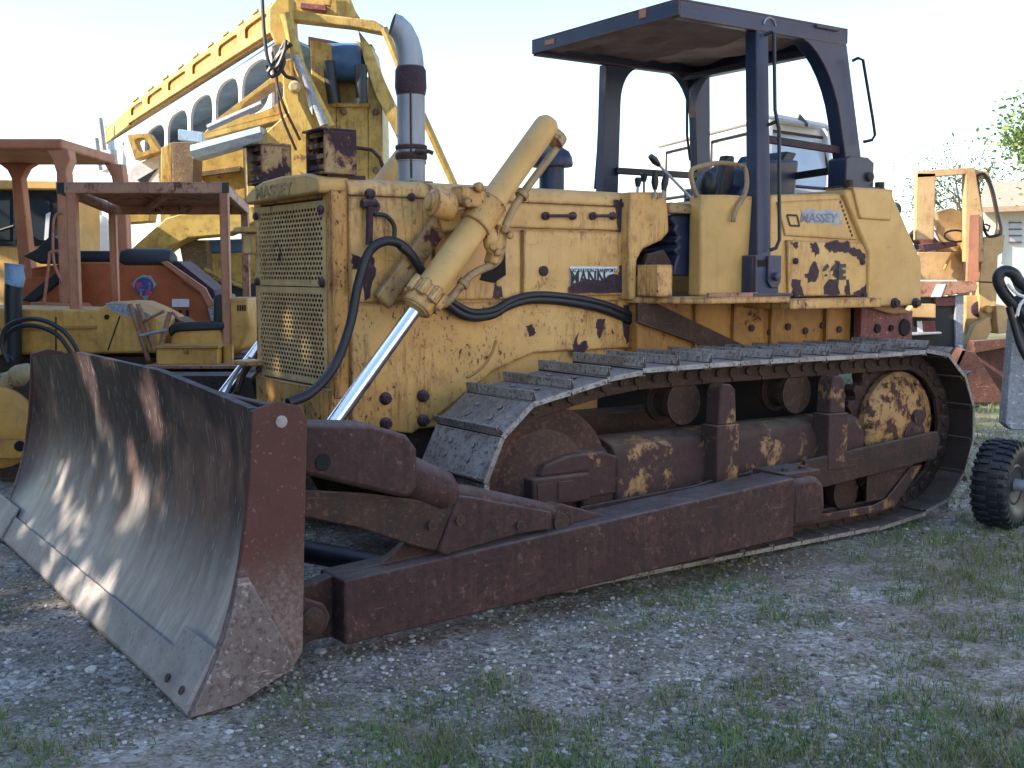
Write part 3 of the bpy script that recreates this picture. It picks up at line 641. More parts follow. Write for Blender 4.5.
for i, pts in enumerate([[(791,243),(797,242),(798,247),(794,248)],[(810,243),(817,243),(820,252),(816,256),(811,250)],[(825,245),(832,241),(848,241),(850,250),(843,253),(836,252),(828,251)],[(849,247),(858,249),(866,256),(862,263),(856,257),(850,253)],
        [(813,262),(817,263),(819,274),(815,281),(808,282),(805,275),(809,270)],[(792,280),(800,281),(803,295),(792,295)],[(835,262),(840,262),(843,275),(838,280),(833,276)],[(826,281),(838,278),(839,295),(823,295)],[(846,279),(849,279),(850,295),(845,295)],[(854,292),(862,289),(866,284),(866,297),(854,297)]]):
    blob(pts, yd, 'bare_rust_patch', parent=rd, seed=30+i, wob=.010)
lettering('66E', .125, M['blacklet'], rd, 'number', S(822,279.5,yd-.004), (1,0,.02), (0,0,1), .006, .0008, 1.15)
dec = blob([(799,211),(803,209),(835,211),(841,213),(841,224),(836,226),(812,225),(804,219)], YP-.0122, 'sticker', 'greydecal', ip, .0015, .012, 50)
lettering('MASSEY', .075, M['bluegrey'], dec, 'lettering', S(800,222,YP-.0145), (1,0,.02), (.15,0,1), .002, .0006, 1.25)
m = MB(); q = [S(787,215,YP-.014),S(797,215.5,YP-.014),S(799.5,226,YP-.014),S(790,225.5,YP-.014)]
for a, b in zip(q, q[1:]+q[:1]): m.bar(a, b, .012, .004, (0,1,0))
m.build('square_mark', M['arm_dark'], ip)
m = MB()
for k in range(9):
    a = S(840,201,YP-.014).lerp(S(853,238,YP-.014), k/9); b = S(840,201,YP-.014).lerp(S(853,238,YP-.014), (k+.6)/9); m.bar(a, b, .012, .004, (0,1,0))
m.build('hinge_line', M['arm_dark'], ip)
YT = 4.66
tank = MB().prism(K([(5.60,1.975),(5.845,1.625),(5.845,1.292),(6.385,1.292),(6.375,1.575),(6.05,2.0),(5.62,2.0)],YT), 'y', YT, mir(YT)).build('fuel_tank', M['yellow_clean'], dz, .012)
MB().prism(K([(5.74,1.83),(5.66,2.018),(6.045,2.018),(6.035,1.825)],YT), 'y', YT-.014, 4.86).build('post_bracket', M['yellow_clean'], tank, .006)
for px in (872, 894, 915):
    MB().lathe([(.034,0),(.034,.012),(.022,.016),(.022,.034)], S(px,303,YT), (0,-1,0), 12).build('bolt_head', M['bandrust'], tank)
MB().cyl((6.0,5.0,1.92),(6.62,5.0,1.93), .05, n=14).build('breather_pipe', M['bandrust'], tank)

# ---- rear hitch
hi = MB().prism([(6.02,1.28),(6.02,1.0),(6.5,1.0),(6.55,1.06),(6.55,1.25)], 'y', 4.78, 4.84).build('hitch_plate', M['redhitch'], dz, .006)
MB().prism([(6.02,1.28),(6.02,1.0),(6.5,1.0),(6.55,1.06),(6.55,1.25)], 'y', mir(4.84), mir(4.78)).build('hitch_plate', M['redhitch'], dz, .006)
for x, r_ in ((6.18,.032),(6.32,.022),(6.46,.06)):
    MB().lathe([(r_,0),(r_*.9,.012)], (x,4.78,1.14), (0,-1,0), 14).build('pin', M['dark'], hi)
MB().box(6.02,6.5,4.9,mir(4.9),.98,1.30).build('hitch_beam', M['arm_dark'], dz, .01)
MB().prism([(6.0,1.29),(6.35,1.29),(6.5,1.24),(6.3,1.23)], 'y', 4.75, 5.2).build('tow_guard', M['yellow_dirty'], dz, .005)

# ---- roll-over canopy
zr0, zr1 = 2.895, 2.985
x0, x1, ya, yb = 4.365, 5.76, 4.735, mir(4.735)
roof = MB().box(x0,x1,ya,yb,zr1-.012,zr1).box(x0,x0+.012,ya,yb,zr0,zr1-.012).box(x1-.012,x1,ya,yb,zr0,zr1-.012).box(x0+.012,x1-.012,ya,ya+.012,zr0-.012,zr1-.012).box(x0+.012,x1-.012,yb-.012,yb,zr0-.012,zr1-.012)
for y in (ya+.012, yb-.062): roof.box(x0+.012,x1-.012,y,y+.05,zr0-.012,zr0+.0)
roof = roof.build('canopy_roof', M['navy'], dz, .003)
gr = [[Vector((x0+.02+(x1-x0-.04)*i/24, ya+.03+(yb-ya-.06)*j/20, zr0+.045-.05*max(0,noise.noise((i*.22,j*.25,4))) - .02*noise.noise((i*.6,j*.7,1)))) for j in range(21)] for i in range(17)]
MB().sheet(gr, (0,0,.02)).build('headliner', M['brownliner'], roof)
gr = [[Vector((x0+.02+(x1-x0-.04)*i/24, ya+.03+(yb-ya-.06)*j/20, zr0+.055-.03*noise.noise((i*.3,j*.3,9)))) for j in range(21)] for i in range(15,25)]
MB().sheet(gr, (0,0,.02)).build('headliner', M['tan'], roof)
for px, py in ((566,22),(658,4)):
    p = [S(552,36,0.001+5.9)]
MB().box(x0-.003,x0,5.86,5.96,2.925,2.955).build('paint_chip', M['salmon'], roof)
MB().box(x0-.003,x0,5.0,5.06,2.93,2.98).build('paint_chip', M['salmon'], roof)
m = MB().tube([Vector((5.07+.05*math.cos(R(a)), ya-.004, 2.915+.05*math.sin(R(a)))) for a in range(10,171,16)], .006, 6); m.build('lifting_eye', M['galv'], roof)
MB().box(5.46,5.66,ya-.018,ya,2.955,2.975).build('drip_rail', M['navy'], roof, .004)
def gusset(corner, axis, d1, s):       # quarter fillet under the roof: solid corner with a concave edge
    cx, cz = corner; pts = [(cx,cz)] + [(cx + d1*(s - s*math.cos(a)) if False else cx + d1*s*(1-math.sin(a)), cz - s*1.25*(1-math.cos(a))) for a in [PI/2*k/8 for k in range(9)]]
    return pts
def post(xb0, xb1, zb, xt0, xt1, yA, yB, front=0, rear=0, name='canopy_post'):
    pts = [(xb0,zb),(xb1,zb),(xt1,zr0-.01)]
    P = [(xb0,zb),(xb1,zb)]
    def side(xb, xt, s, g):
        if not g: return [(xt, zr0-.005)]
        out = []; H = g*1.5
        for k in range(9):
            a = PI/2*k/8
            z = zr0-.005 - H*(1-math.sin(a)); xx = xb + (xt-xb)*((z-zb)/(zr0-zb)); out.append((xx + s*g*(1-math.cos(a)), z))
        return out
    P += side(xb1, xt1, 1, rear); P += list(reversed(side(xb0, xt0, -1, front)))
    return MB().prism(P, 'y', yA, yB).build(name, M['navy'], dz, .008)
def leaning(a0, a1, b0, b1, name='canopy_post'):
    # a0,a1 = opposite lower corners in plan at z, b0,b1 the same at the top
    (xa,ya_,za),(xb,yb_) = a0, a1; (xc,yc2,zc),(xd,yd2) = b0, b1
    v = [(xa,ya_,za),(xb,ya_,za),(xb,yb_,za),(xa,yb_,za),(xc,yc2,zc),(xd,yc2,zc),(xd,yd2,zc),(xc,yd2,zc)]
    return MB().add(v, [(3,2,1,0),(4,5,6,7),(0,1,5,4),(1,2,6,5),(2,3,7,6),(3,0,4,7)]).build(name, M['navy'], dz, .008)
def sx(px, py, y): return S(px, py, y).x
fl = leaning((sx(758,270,4.60),4.60,1.40),(sx(772,270,4.60),4.685),(sx(757,15,4.737),4.737,2.89),(sx(769,15,4.737),4.83))
x_a, x_b = sx(757,275,4.575), sx(779,275,4.575)
fs = MB().box(x_a-.01,x_b,4.575,4.60,1.37,1.60).box(x_a-.01,x_a,4.60,4.685,1.37,1.60).box(x_b-.01,x_b,4.60,4.685,1.37,1.60).build('post_socket', M['navy'], dz, .004)
MB().box(x_a+.0,x_a+.085,4.5735,4.5745,1.535,1.575).build('slot', M['dark'], fs)
MB().box(x_a-.08,x_b+.06,4.52,4.69,1.368,1.386).build('base_plate', M['navy'], fs, .004)
xm = x_b-.055
MB().prism([(xm-.05,1.60),(xm-.05,1.45),(xm-.02,1.415),(xm+.03,1.415),(xm+.055,1.45),(xm+.055,1.60)], 'y', 4.558, 4.574).lathe([(.026,0),(.026,.03),(.014,.034)], (xm,4.558,1.48), (0,-1,0), 8).build('pin_lug', M['navy'], fs, .004)
rl = post(5.80,5.95,2.10,5.60,5.755,4.737,4.84, front=.30)
fr = post(sx(600,190,6.09),sx(616,190,6.09),1.36,sx(606,60,6.09),sx(622,60,6.09),6.09,6.16, rear=.16)
rr = post(sx(698,185,6.05),sx(711,185,6.05),1.98,sx(695,70,6.05),sx(710,70,6.05),6.05,6.12, front=.22)
# fillets across the rear header
for y, s in ((4.84,1),(mir(4.79),-1)):
    pts = [(y, zr0-.005)]
    for k in range(9):
        a = PI/2*k/8; pts.append((y + s*.24*(1-math.sin(a)), zr0-.005 - .30*(1-math.cos(a))))
    MB().prism(pts, 'x', 5.685, 5.745).build('header_fillet', M['navy'], dz, .006)
MB().box(5.62,5.70,4.84,mir(4.79),2.84,zr0-.014).build('rear_header', M['navy'], dz, .005)
sk = MB().prism([(5.755,2.02),(5.755,2.20),(5.80,2.22),(5.96,2.22),(6.02,2.19),(6.02,2.02)], 'y', 4.715, 4.86).build('post_socket', M['navy'], dz, .006)
MB().box(5.74,6.09,4.68,4.88,2.018,2.036).build('base_plate', M['navy'], sk, .004)
MB().lathe([(.03,0),(.03,.02),(.016,.026)], (5.97,4.715,2.10), (0,-1,0), 10).build('pin', M['arm_dark'], sk)
for x in (5.76,6.06): MB().cyl((x,4.70,2.02),(x,4.70,2.07), .03, n=10).build('bolt_head', M['arm_dark'], sk)
MB().box(5.75,6.05,mir(4.88),mir(4.68),1.98,2.10).build('post_socket', M['navy'], dz, .006)
MB().bar((5.0,4.765,2.285),(5.86,4.79,2.255), .03, .045).build('side_bar', M['bandrust'], dz, .005)
MB().bar((5.05,mir(4.765),2.19),(5.86,mir(4.79),2.19), .03, .045).build('side_bar', M['blackpaint'], dz, .005)
MB().bar((5.86,4.85,2.15),(5.86,mir(4.85),2.10), .035, .045).build('rear_bar', M['blackpaint'], dz, .005)
# grab handles on the posts
def rod(name, pts, r, mat='blackpaint', parent=None, k=0):
    return MB().tube(spline(pts,k) if k else pts, r, 8).build(name, M[mat], parent or dz)
rod('grab_handle', [S(764,35,4.72),S(772,32,4.69),S(774,34,4.67),S(775,110,4.64),S(779,130,4.62),S(779.5,240,4.58),S(776,248,4.58),S(770,250,4.60)], .011)
rod('grab_stay', [S(765,126,4.70),S(773,123,4.67),S(777,121,4.66)], .010)
rod('grab_handle', [S(852,61,4.70),S(858,58,4.67),S(863,60,4.66),S(873,120,4.66),S(875,135,4.66),S(872,140,4.66),S(863,142,4.70)], .010)
rod('grab_handle', [S(608,73,mir(4.70)),S(603,73,mir(4.66)),S(601.5,77,mir(4.66)),S(598,150,mir(4.66)),S(595,189,mir(4.66))], .010)
rod('grab_handle', [S(692,90,mir(4.70)),S(687,92,mir(4.66)),S(687,135,mir(4.66)),S(690,160,mir(4.66)),S(696,161,mir(4.70))], .010)

# ---- undercarriage
def path(n):
    P = []
    P += arc(3.20,.485,.472,-90,-252,26)                       # round the idler, from the ground up the front
    P = [(x,z) for x,z in P]
    P += [(3.50,1.02),(3.75,1.045),(4.3,1.05),(4.9,1.048),(5.4,1.045)]
    P += arc(5.87,.548,.50,90,-66,26)
    P += [(5.80,.035),(5.55,.013)]
    return P
def resample(P, N):
    P = [Vector((a,b)) for a,b in P]; P.append(P[0].copy()); seg = [(P[i+1]-P[i]).length for i in range(len(P)-1)]; L = sum(seg); out = []
    for k in range(N):
        s = L*(k+.25)/N; i = 0
        while s > seg[i]: s -= seg[i]; i += 1
        t = (P[i+1]-P[i]).normalized(); out.append((P[i] + t*s, t))
    return out, L
NSH = 38
def track(far):
    yc = mir(4.45) if far else 4.45
    st, L = resample(path(0), NSH); pitch = L/NSH
    ch = MB()
    for k in range(NSH):
        p, t = st[k]; q, _ = st[(k+1) % NSH]
        n = Vector((-t[1], t[0])); 
        # outward normal: away from loop centre
        c = Vector((4.5,.53)); n = n if (p-c).dot(n) > 0 else -n
        a = Vector((p[0]-n[0]*.075, 0, p[1]-n[1]*.075)); n2 = Vector((q[0],q[1])); tt, = (st[(k+1)%NSH][1],); m2 = Vector((-tt[1],tt[0])); m2 = m2 if (n2-c).dot(m2) > 0 else -m2
        b = Vector((q[0]-m2[0]*.075, 0, q[1]-m2[1]*.075)); upv = Vector((n[0],0,n[1]))
        for off in (-.10,.10):
            o = Vector((0, yc+off, 0)); d = (b-a).normalized()*-.004
            ch.bar(a+o-d, b+o+d, .03, .105, upv)
        ch.cyl(a + Vector((0,yc-.13,0)), a + Vector((0,yc+.13,0)), .034, n=12)
        mm = (a+b)/2; ch.lathe([(.022,0),(.022,.012)], mm + Vector((0,yc-(-.118 if far else .118),0)), (0,1 if far else -1,0), 8)
    tk = ch.build('track', M['arm_dark'], dz, .004)
    w = .56; h = pitch*.5
    sm = MB().box(-h,h-.003,-w/2,w/2,-.026,0)
    sm.prism([(-h,0),(-h+.020,0),(-h+.016,.047),(-h+.003,.047)], 'y', -w/2, w/2)
    sm.box(h-.02,h+.022,-w/2+.01,w/2-.01,-.038,-.0265)
    for bx in (-.025,.045):
        for by in (-.10,.10): sm.lathe([(.015,0),(.015,.011)], (bx,by,0), (0,0,1), 6)
    rw = random.Random(4)
    for i, v in enumerate(sm.v): sm.v[i] = v + Vector((0, rw.uniform(-.002,.002), rw.uniform(-.002,.002)))
    base = None
    for k in range(NSH):
        p, t = st[k]; n = Vector((-t[1],t[0])); c = Vector((4.5,.53))
        if (p-c).dot(n) < 0: n = -n
        if base is None:
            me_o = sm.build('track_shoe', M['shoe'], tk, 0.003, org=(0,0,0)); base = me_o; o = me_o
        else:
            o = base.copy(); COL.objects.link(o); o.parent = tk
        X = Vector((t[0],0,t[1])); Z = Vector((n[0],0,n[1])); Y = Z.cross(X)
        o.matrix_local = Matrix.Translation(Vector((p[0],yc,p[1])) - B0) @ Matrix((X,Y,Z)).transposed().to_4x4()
    return tk
track(False); track(True)
for far in (False, True):
    f = mir if far else (lambda y: y); sg = 1 if far else -1
    yc = f(4.45)
    idl = MB().lathe([(.06,-.12),(.20,-.11),(.27,-.07),(.33,-.085),(.385,-.09),(.385,-.045),(.355,-.04),(.355,.04),(.385,.045),(.385,.09),(.30,.08),(.06,.12)], (3.20,yc,.485), (0,-sg,0) , 48).build('idler', M['idler'], dz)
    MB().lathe([(.06,0),(.06,.03),(.04,.04)], (3.20,yc+sg*.10,.485), (0,sg,0), 20).build('hub', M['arm_dark'], idl)
    sp_ = MB()
    n = 25; pr = []
    for k in range(n):
        for da, r_ in ((-.36,.395),(-.18,.44),(.18,.44),(.36,.395)):
            a = 2*PI*(k+da)/n; pr.append((5.87+r_*math.cos(a), .565+r_*math.sin(a)))
    sp_.prism(pr, 'y', yc-.04, yc+.04); spk = sp_.build('sprocket', M['arm'], dz, .004)
    pf = [(.315,0),(.315,.04),(.29,.07),(.20,.095),(.05,.10)]
    fd = MB().lathe(pf, (5.855,yc+sg*.05,.59), (0,sg,0), 40).build('final_drive', M['drive'], dz)
    for a in range(0,360,30):
        MB().lathe([(.018,0),(.018,.02)], (5.83+.27*math.cos(R(a)),yc+sg*.125,.60+.27*math.sin(R(a))), (0,sg,0), 6).build('bolt_head', M['drive'], fd) if a % 60 == 0 else None
    MB().lathe([(.10,0),(.10,.03),(.065,.045)], (5.94,yc+sg*.13,.51), (0,sg,0), 20).lathe([(.05,0),(.05,.04),(.02,.05)], (5.96,yc+sg*.135,.625), (0,sg,0), 14).build('bearing_cap', M['arm'], fd)
    # roller frame
    prof = [(yc-.17,.34),(yc-.17,.58),(yc-.13,.65),(yc-.05,.68),(yc+.05,.68),(yc+.13,.65),(yc+.17,.58),(yc+.17,.34)]
    fr_ = MB().prism(prof, 'x', 3.58, 5.45).build('track_frame', M['frame_rust'], dz, .01)
    MB().prism([(yc-.15,.36),(yc-.15,.56),(yc-.08,.64),(yc+.08,.64),(yc+.15,.56),(yc+.15,.36)], 'x', 3.38, 3.58).build('recoil_yoke', M['arm'], fr_, .01)
    MB().box(3.06,3.40,yc+sg*.14-.05,yc+sg*.14+.05,.41,.545).box(3.06,3.40,yc-sg*.14-.05,yc-sg*.14+.05,.41,.545).prism([(3.12,.545),(3.16,.60),(3.30,.635),(3.5,.635),(3.6,.60),(3.6,.42),(3.40,.41),(3.40,.545)],'y',yc+sg*.11-.05,yc+sg*.11+.05).build('idler_bearing', M['frame_rust'], fr_, .012)
    for x in (3.08,3.20): MB().box(x,x+.09,yc+sg*.192-.004,yc+sg*.192+.004,.43,.52).build('shim_plate', M['frame_rust'], fr_, .002)
    for x in (4.17,5.03):
        cr = MB().box(x,x+.16,yc+sg*.20-.06,yc+sg*.20+.06,.40,.72).prism([(x+.015,.72),(x+.145,.72),(x+.135,.90),(x+.10,.93),(x+.05,.93),(x+.025,.90)], 'y', yc+sg*.20-.05, yc+sg*.20+.05).build('carrier_bracket', M['frame_rust'], fr_, .008)
        MB().lathe([(.06,-.10),(.115,-.095),(.115,-.06),(.085,-.055),(.085,.055),(.115,.06),(.115,.095),(.06,.10)], (x-.08,yc,.83), (0,1,0), 24).build('carrier_roller', M['arm_dark'], dz)
    MB().prism([(3.25,.26),(3.22,.33),(3.32,.395),(4.05,.42),(4.2,.44),(5.0,.47),(5.0,.30)], 'y', yc+sg*.215, yc+sg*.235).build('roller_guard', M['arm'], dz, .004)
    MB().prism([(4.85,.30),(4.85,.475),(6.02,.545),(6.06,.50),(6.02,.38)], 'y', yc+sg*.225, yc+sg*.255).build('side_guard', M['arm_dark'], dz, .005)
    MB().prism([(4.7,.10),(4.7,.145),(5.5,.145),(5.62,.17),(5.85,.34),(5.95,.34),(5.70,.12),(5.55,.10)], 'y', yc+sg*.20, yc+sg*.215).build('bottom_guard', M['frame_rust'], dz, .004)
    MB().prism([(5.45,.17),(5.60,.17),(5.85,.36),(5.45,.36)], 'y', yc+sg*.19, yc+sg*.20).build('guard_web', M['arm_dark'], dz)
    for k in range(6):
        x = 3.55 + .36*k
        MB().lathe([(.05,-.14),(.105,-.13),(.105,-.07),(.085,-.06),(.085,.06),(.105,.07),(.105,.13),(.05,.14)], (x,yc,.225), (0,1,0), 20).build('track_roller', M['arm_dark'], dz)
MB().box(3.6,4.4,4.74,mir(4.74),.35,.75).build('crankcase_guard', M['arm_dark'], dz, .01)
MB().box(2.55,4.2,5.0,mir(5.0),.45,.72).build('belly_pan', M['arm_dark'], dz, .01)

# ---- blade
YA, YB = 3.745, 7.095
prof = [(1.483,1.0),(1.487,.93),(1.483,.80),(1.468,.65),(1.440,.50),(1.405,.36),(1.362,.245),(1.315,.15),(1.268,.07),(1.232,.008)]
def ztop(y):
    a, b = 4.75, 6.09
    if y < a: return 1.035 + (y-YA)/(a-YA)*.062
    if y > b: return 1.097 - (y-b)/(YB-b)*.085
    return 1.097
def ys():
    L = [YA + (YB-YA)*k/40 for k in range(41)] + [4.75, 6.09]; return sorted(L)
grid = []
for y in ys():
    zt = ztop(y); row = []
    for k, (x, z) in enumerate(prof):
        zz = z if z < .65 else .65 + (z-.65)*(zt-.65)/.35
        edge = min(1, min(y-YA, YB-y)/.12); xx = x + .055*edge*math.sin(PI*min(1,max(0,(z-.1)/.9)))
        row.append((xx + .004*noise.noise((y*1.5,z*3,0)), y, zz))
    grid.append(row)
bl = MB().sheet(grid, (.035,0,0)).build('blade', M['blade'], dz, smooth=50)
def spr(pts, y0, y1, name, mat, par, bev=.004): return MB().prism(pts, 'y', y0, y1).build(name, M[mat], par, bev)
sd = [(1.480,1.028),(1.575,1.054),(1.660,1.035),(1.685,.99),(1.668,.6),(1.652,.148),(1.612,.099),(1.404,.012),(1.226,0.0),(1.262,.07),(1.308,.15),(1.352,.245),(1.392,.36),(1.425,.50),(1.450,.65),(1.466,.80),(1.474,.93)]
s1 = spr(sd, YA-.03, YA, 'end_plate', 'side', bl); s2 = spr(sd, YB, YB+.03, 'end_plate', 'side', bl)
spr([(1.412,.455),(1.448,.455),(1.605,.15),(1.612,.102),(1.404,.014),(1.228,0.001),(1.266,.07),(1.312,.15),(1.356,.245),(1.394,.36)], YA-.045, YA-.03, 'wear_plate', 'sidewear', bl)
MB().lathe([(.022,0),(.022,.006),(.012,.008)], (1.585,YA-.03,.985), (0,-1,0), 12).build('pin_boss', M['wear'], s1)
# back structure
spr([(1.595,1.0),(1.63,1.0),(1.66,.9),(1.66,.16),(1.60,.10),(1.44,.05),(1.50,.2),(1.59,.4)], YA+.001, YB-.001, 'back_frame', 'arm', bl)
for z in (.30,.62,.92): MB().box(1.66,1.70,YA+.05,YB-.05,z,z+.09).build('rib', M['arm'], bl, .006)
# cutting edge and end bits, lying in front of the moldboard foot
def edge(y0, y1, lift, ext, name):
    a = Vector((1.230,0,.004)); b = Vector((1.362,0,.245)); d = (b-a).normalized(); n = Vector((-d.z,0,d.x))
    o0 = a - d*ext; o1 = a + d*lift
    n = n if n.x < 0 else -n; tt = .012 if name == 'cutting_edge' else .022
    P = [o0, o1, o1 + n*tt*.6, o0 + n*tt + d*.015]
    return MB().slab([p + Vector((0,y0,0)) for p in P], (0,y1-y0,0)).build(name, M['wear'], bl, .003)
ce = edge(4.055, 6.78, .15, .0, 'cutting_edge')
e1 = edge(3.725, 4.04, .235, .005, 'end_bit'); e2 = edge(6.80, 7.30, .20, .005, 'end_bit')
for y in (3.80,3.95):
    MB().lathe([(.016,0),(.016,.006)], (1.238,y,.066), (-.85,0,.5), 10).build('bolt_head', M['arm_dark'], e1)

# ---- push arms, tilt braces, diagonal brace
def pusharm(far):
    f = mir if far else (lambda y: y)
    def sp2(pts, y0, y1, name, mat, par, bev=.008):
        a, b = sorted((f(y0), f(y1))); return MB().prism(pts, 'y', a, b).build(name, M[mat], par, bev)
    arm = sp2([(1.90,.077),(4.41,.17),(4.41,.472),(1.90,.331)], 3.88, 4.10, 'push_arm', 'arm', dz, .010)
    sp2([(1.95,.335),(2.10,.345),(2.26,.45),(2.38,.36)], 3.97, 4.0, 'gusset', 'arm', arm)
    sp2([(1.70,.11),(1.78,.12),(1.83,.16),(1.845,.20),(1.82,.25),(1.76,.28),(1.66,.30),(1.66,.10)], 3.885, 3.93, 'lug', 'arm', arm)
    MB().lathe([(.05,0),(.05,.012),(.03,.02)], (1.765,f(3.885),.20), (0,(1 if far else -1),0), 16).build('pin', M['arm_dark'], arm)
    sp2([(1.66,.09),(1.92,.08),(1.92,.33),(1.66,.28)], 3.99, 4.06, 'arm_clevis', 'arm_dark', arm)
    # rear trunnion
    a0 = f(3.90); a1 = f(4.24)
    MB().prism([(4.415,.20),(4.41,.40),(4.44,.455),(4.60,.465),(4.67,.41),(4.68,.27),(4.62,.195)], 'y', min(a0,a1), max(a0,a1)).build('trunnion_cap', M['arm'], arm, .035)
    for bx in (4.47,4.60): MB().lathe([(.022,0),(.022,.03)], (bx,f(4.0),.47), (0,0,1), 6).build('bolt_head', M['arm_dark'], arm)
    MB().box(4.40,4.66,min(f(3.93),f(4.16)),max(f(3.93),f(4.16)),.455,.485).build('trunnion_strap', M['arm'], arm, .006)
    # pivot eye of the brace on the arm
    MB().lathe([(.075,0),(.075,.09),(.05,.1)], (2.965,f(3.93),.42), (0,(1 if far else -1)*-1,0), 20).build('pivot_eye', M['arm'], arm)
    sp2([(2.84,.38),(2.92,.49),(3.0,.49),(3.25,.405)], 3.955, 3.985, 'pivot_bracket', 'arm', arm)
    MB().lathe([(.04,0),(.04,.014)], (2.965,f(3.93),.42), (0,(1 if far else -1),0), 12).build('pin', M['arm_dark'], arm)
    # tilt brace: cover box, cylinder and two cheeks
    br = sp2([(1.66,.955),(2.02,.925),(2.17,.872),(2.215,.815),(2.215,.66),(2.185,.628),(2.15,.628),(1.72,.765),(1.66,.78)], 3.86, 4.05, 'tilt_brace', 'arm', dz, .018)
    MB().lathe([(.034,0),(.030,.004)], (1.81,f(3.86),.80), (0,(1 if far else -1),0), 14).build('pin_hole', M['dark'], br)
    MB().tube([Vector((2.15,f(3.965),.715)),Vector((2.20,f(3.965),.70)),Vector((2.38,f(3.965),.61)),Vector((2.42,f(3.965),.575))], [.082,.088,.088,.06], 20).build('brace_sleeve', M['arm'], br)
    MB().tube([Vector((2.36,f(3.965),.60)),Vector((2.5,f(3.965),.565)),Vector((2.96,f(3.965),.45))], [.055,.06,.04], 16).build('brace_rod', M['arm'], br)
    sp2([(2.43,.60),(2.50,.585),(2.90,.475),(2.90,.40),(2.72,.40),(2.36,.36),(2.33,.38)], 3.90, 3.925, 'brace_cheek', 'arm', br)
    sp2([(1.72,.70),(2.0,.655),(2.36,.575),(2.42,.565),(2.325,.38),(2.26,.40),(1.98,.52),(1.72,.60)], 3.91, 3.93, 'brace_cheek', 'arm_dark', br)
    for x, z in ((2.43,.50),(2.30,.495),(2.73,.44)):
        MB().lathe([(.022,0),(.022,.012)], (x,f(3.90),z), (0,(1 if far else -1),0), 8).build('bolt_head', M['arm_dark'], br)
    # diagonal brace to the middle of the blade
    MB().cyl((1.68,f(5.15),.33),(2.5,f(4.12),.20), .05, n=16).build('diagonal_brace', M['blackpaint'], arm)
pusharm(False); pusharm(True)
# ================================================================== THE YARD BEHIND
def part(mb, name, mat, par, bev=.006, **k): return mb.build(name, M[mat], par, bev, **k)
def face(pts, D): return [U(px, py, D) for px, py in pts]
def plate(mb, pts, D, dep):                 # an upright plate facing the camera with its own depth
    return mb.slab(face(pts, D), (0, dep, 0))
def zat(py, D): return U(512, py, D).z
def xat(px, D): return U(px, 300, D).x

# ---------------- small ochre crawler with a rusty four-post canopy (left, nearest)
t2 = thing('crawler_tractor', 'small ochre crawler tractor under a flat rusty four-post canopy behind the blade', 'tractor', Vector((xat(150,9.6), 9.6, 0)))
DN, DF = 9.0, 10.25
zt = zat(182,DN); zb = zat(193.5,DN)
xl, xr = xat(60,DN), xat(228,DN); xr2 = xat(251,DF)
cn = MB()
cn.slab([(xl,DN,zb),(xr,DN,zb),(xr,DN+.05,zb),(xl,DN+.05,zb)], (0,0,zt-zb))
cn.slab([(xr-.05,DN+.05,zb),(xr,DN+.05,zb),(xr2,DF,zb-.10),(xr2-.05,DF,zb-.10)], (0,0,zt-zb))
cn.slab([(xl,DN+.05,zb),(xl+.05,DN+.05,zb),(xl+.03,DF,zb-.10),(xl-.02,DF,zb-.10)], (0,0,zt-zb))
cn.slab([(xl+.03,DF-.05,zb-.10),(xr2-.05,DF-.05,zb-.10),(xr2-.05,DF,zb-.10),(xl+.03,DF,zb-.10)], (0,0,zt-zb))
part(cn, 'canopy_frame', 'salmon_dark', t2)
rfm = MB().slab([(xl+.05,DN+.05,zt-.014),(xr-.05,DN+.05,zt-.014),(xr2-.06,DF-.05,zt-.114),(xl+.08,DF-.05,zt-.114)], (0,0,.012)); part(rfm, 'canopy_sheet', 'salmon_dark', t2, 0)
part(MB().bar((xl+.9,DN+.05,zb+.03),(xr2-.9,DF-.05,zb-.07),.06,.04), 'crossmember', 'salmon_dark', t2)
for px, D, top, bot, w in ((78,DN+.03,193,357,9.5),(228,DN+.03,193,352,8.5),(116,DF-.03,200,310,7),(248,DF-.03,200,350,7)):
    a = U(px,bot,D); ww = w/FOC*D
    p = MB().obox((a.x, D, (zat(top,D)+a.z)/2), (ww, ww, zat(top,D)-a.z)); part(p, 'canopy_post', 'salmon' if px < 240 else 'salmon_dark', t2)
for px in (57, 222):
    part(MB().slab(face([(px,182.5),(px+7,182.5),(px+7,193),(px,193)], DN-.004), (0,.003,0)), 'corner_patch', 'blackpaint', t2, 0)
hd = MB(); plate(hd, [(-60,307),(96,310),(110,302),(124,303),(141,310),(158,319),(160,353),(-60,356)], 8.9, .75); hd = part(hd, 'hood', 'ochre2', t2, .02)
d = MB(); plate(d, [(105,303),(122,303),(140,310),(156,317),(130,317),(112,311)], 8.893, .01); part(d, 'dash_cover', 'greysteel', hd, 0)
for a, b in (((120,316),(108,350)),((56,317),(56,352))):
    part(MB().bar(U(*a,8.897),U(*b,8.897),.008,.012,(0,1,0)), 'seam', 'dark', hd, 0)
part(MB().bar(U(-60,330,8.89),U(96,327,8.89),.02,.02,(0,1,0)), 'swage_line', 'ochre2', hd, 0)
part(MB().lathe([(.02,0),(.02,.01)], U(107,317,8.9), (0,-1,0), 10), 'bolt_head', 'dark', hd, 0)
part(MB().slab(face([(-60,357),(250,357),(250,372),(-60,372)],9.0),(0,.9,0)), 'chassis', 'arm_dark', t2)
fd2 = MB().slab(face([(140,366),(238,366),(238,369),(140,369)],8.6),(0,1.6,0)); part(fd2, 'fender', 'salmon_dark', t2, .003)
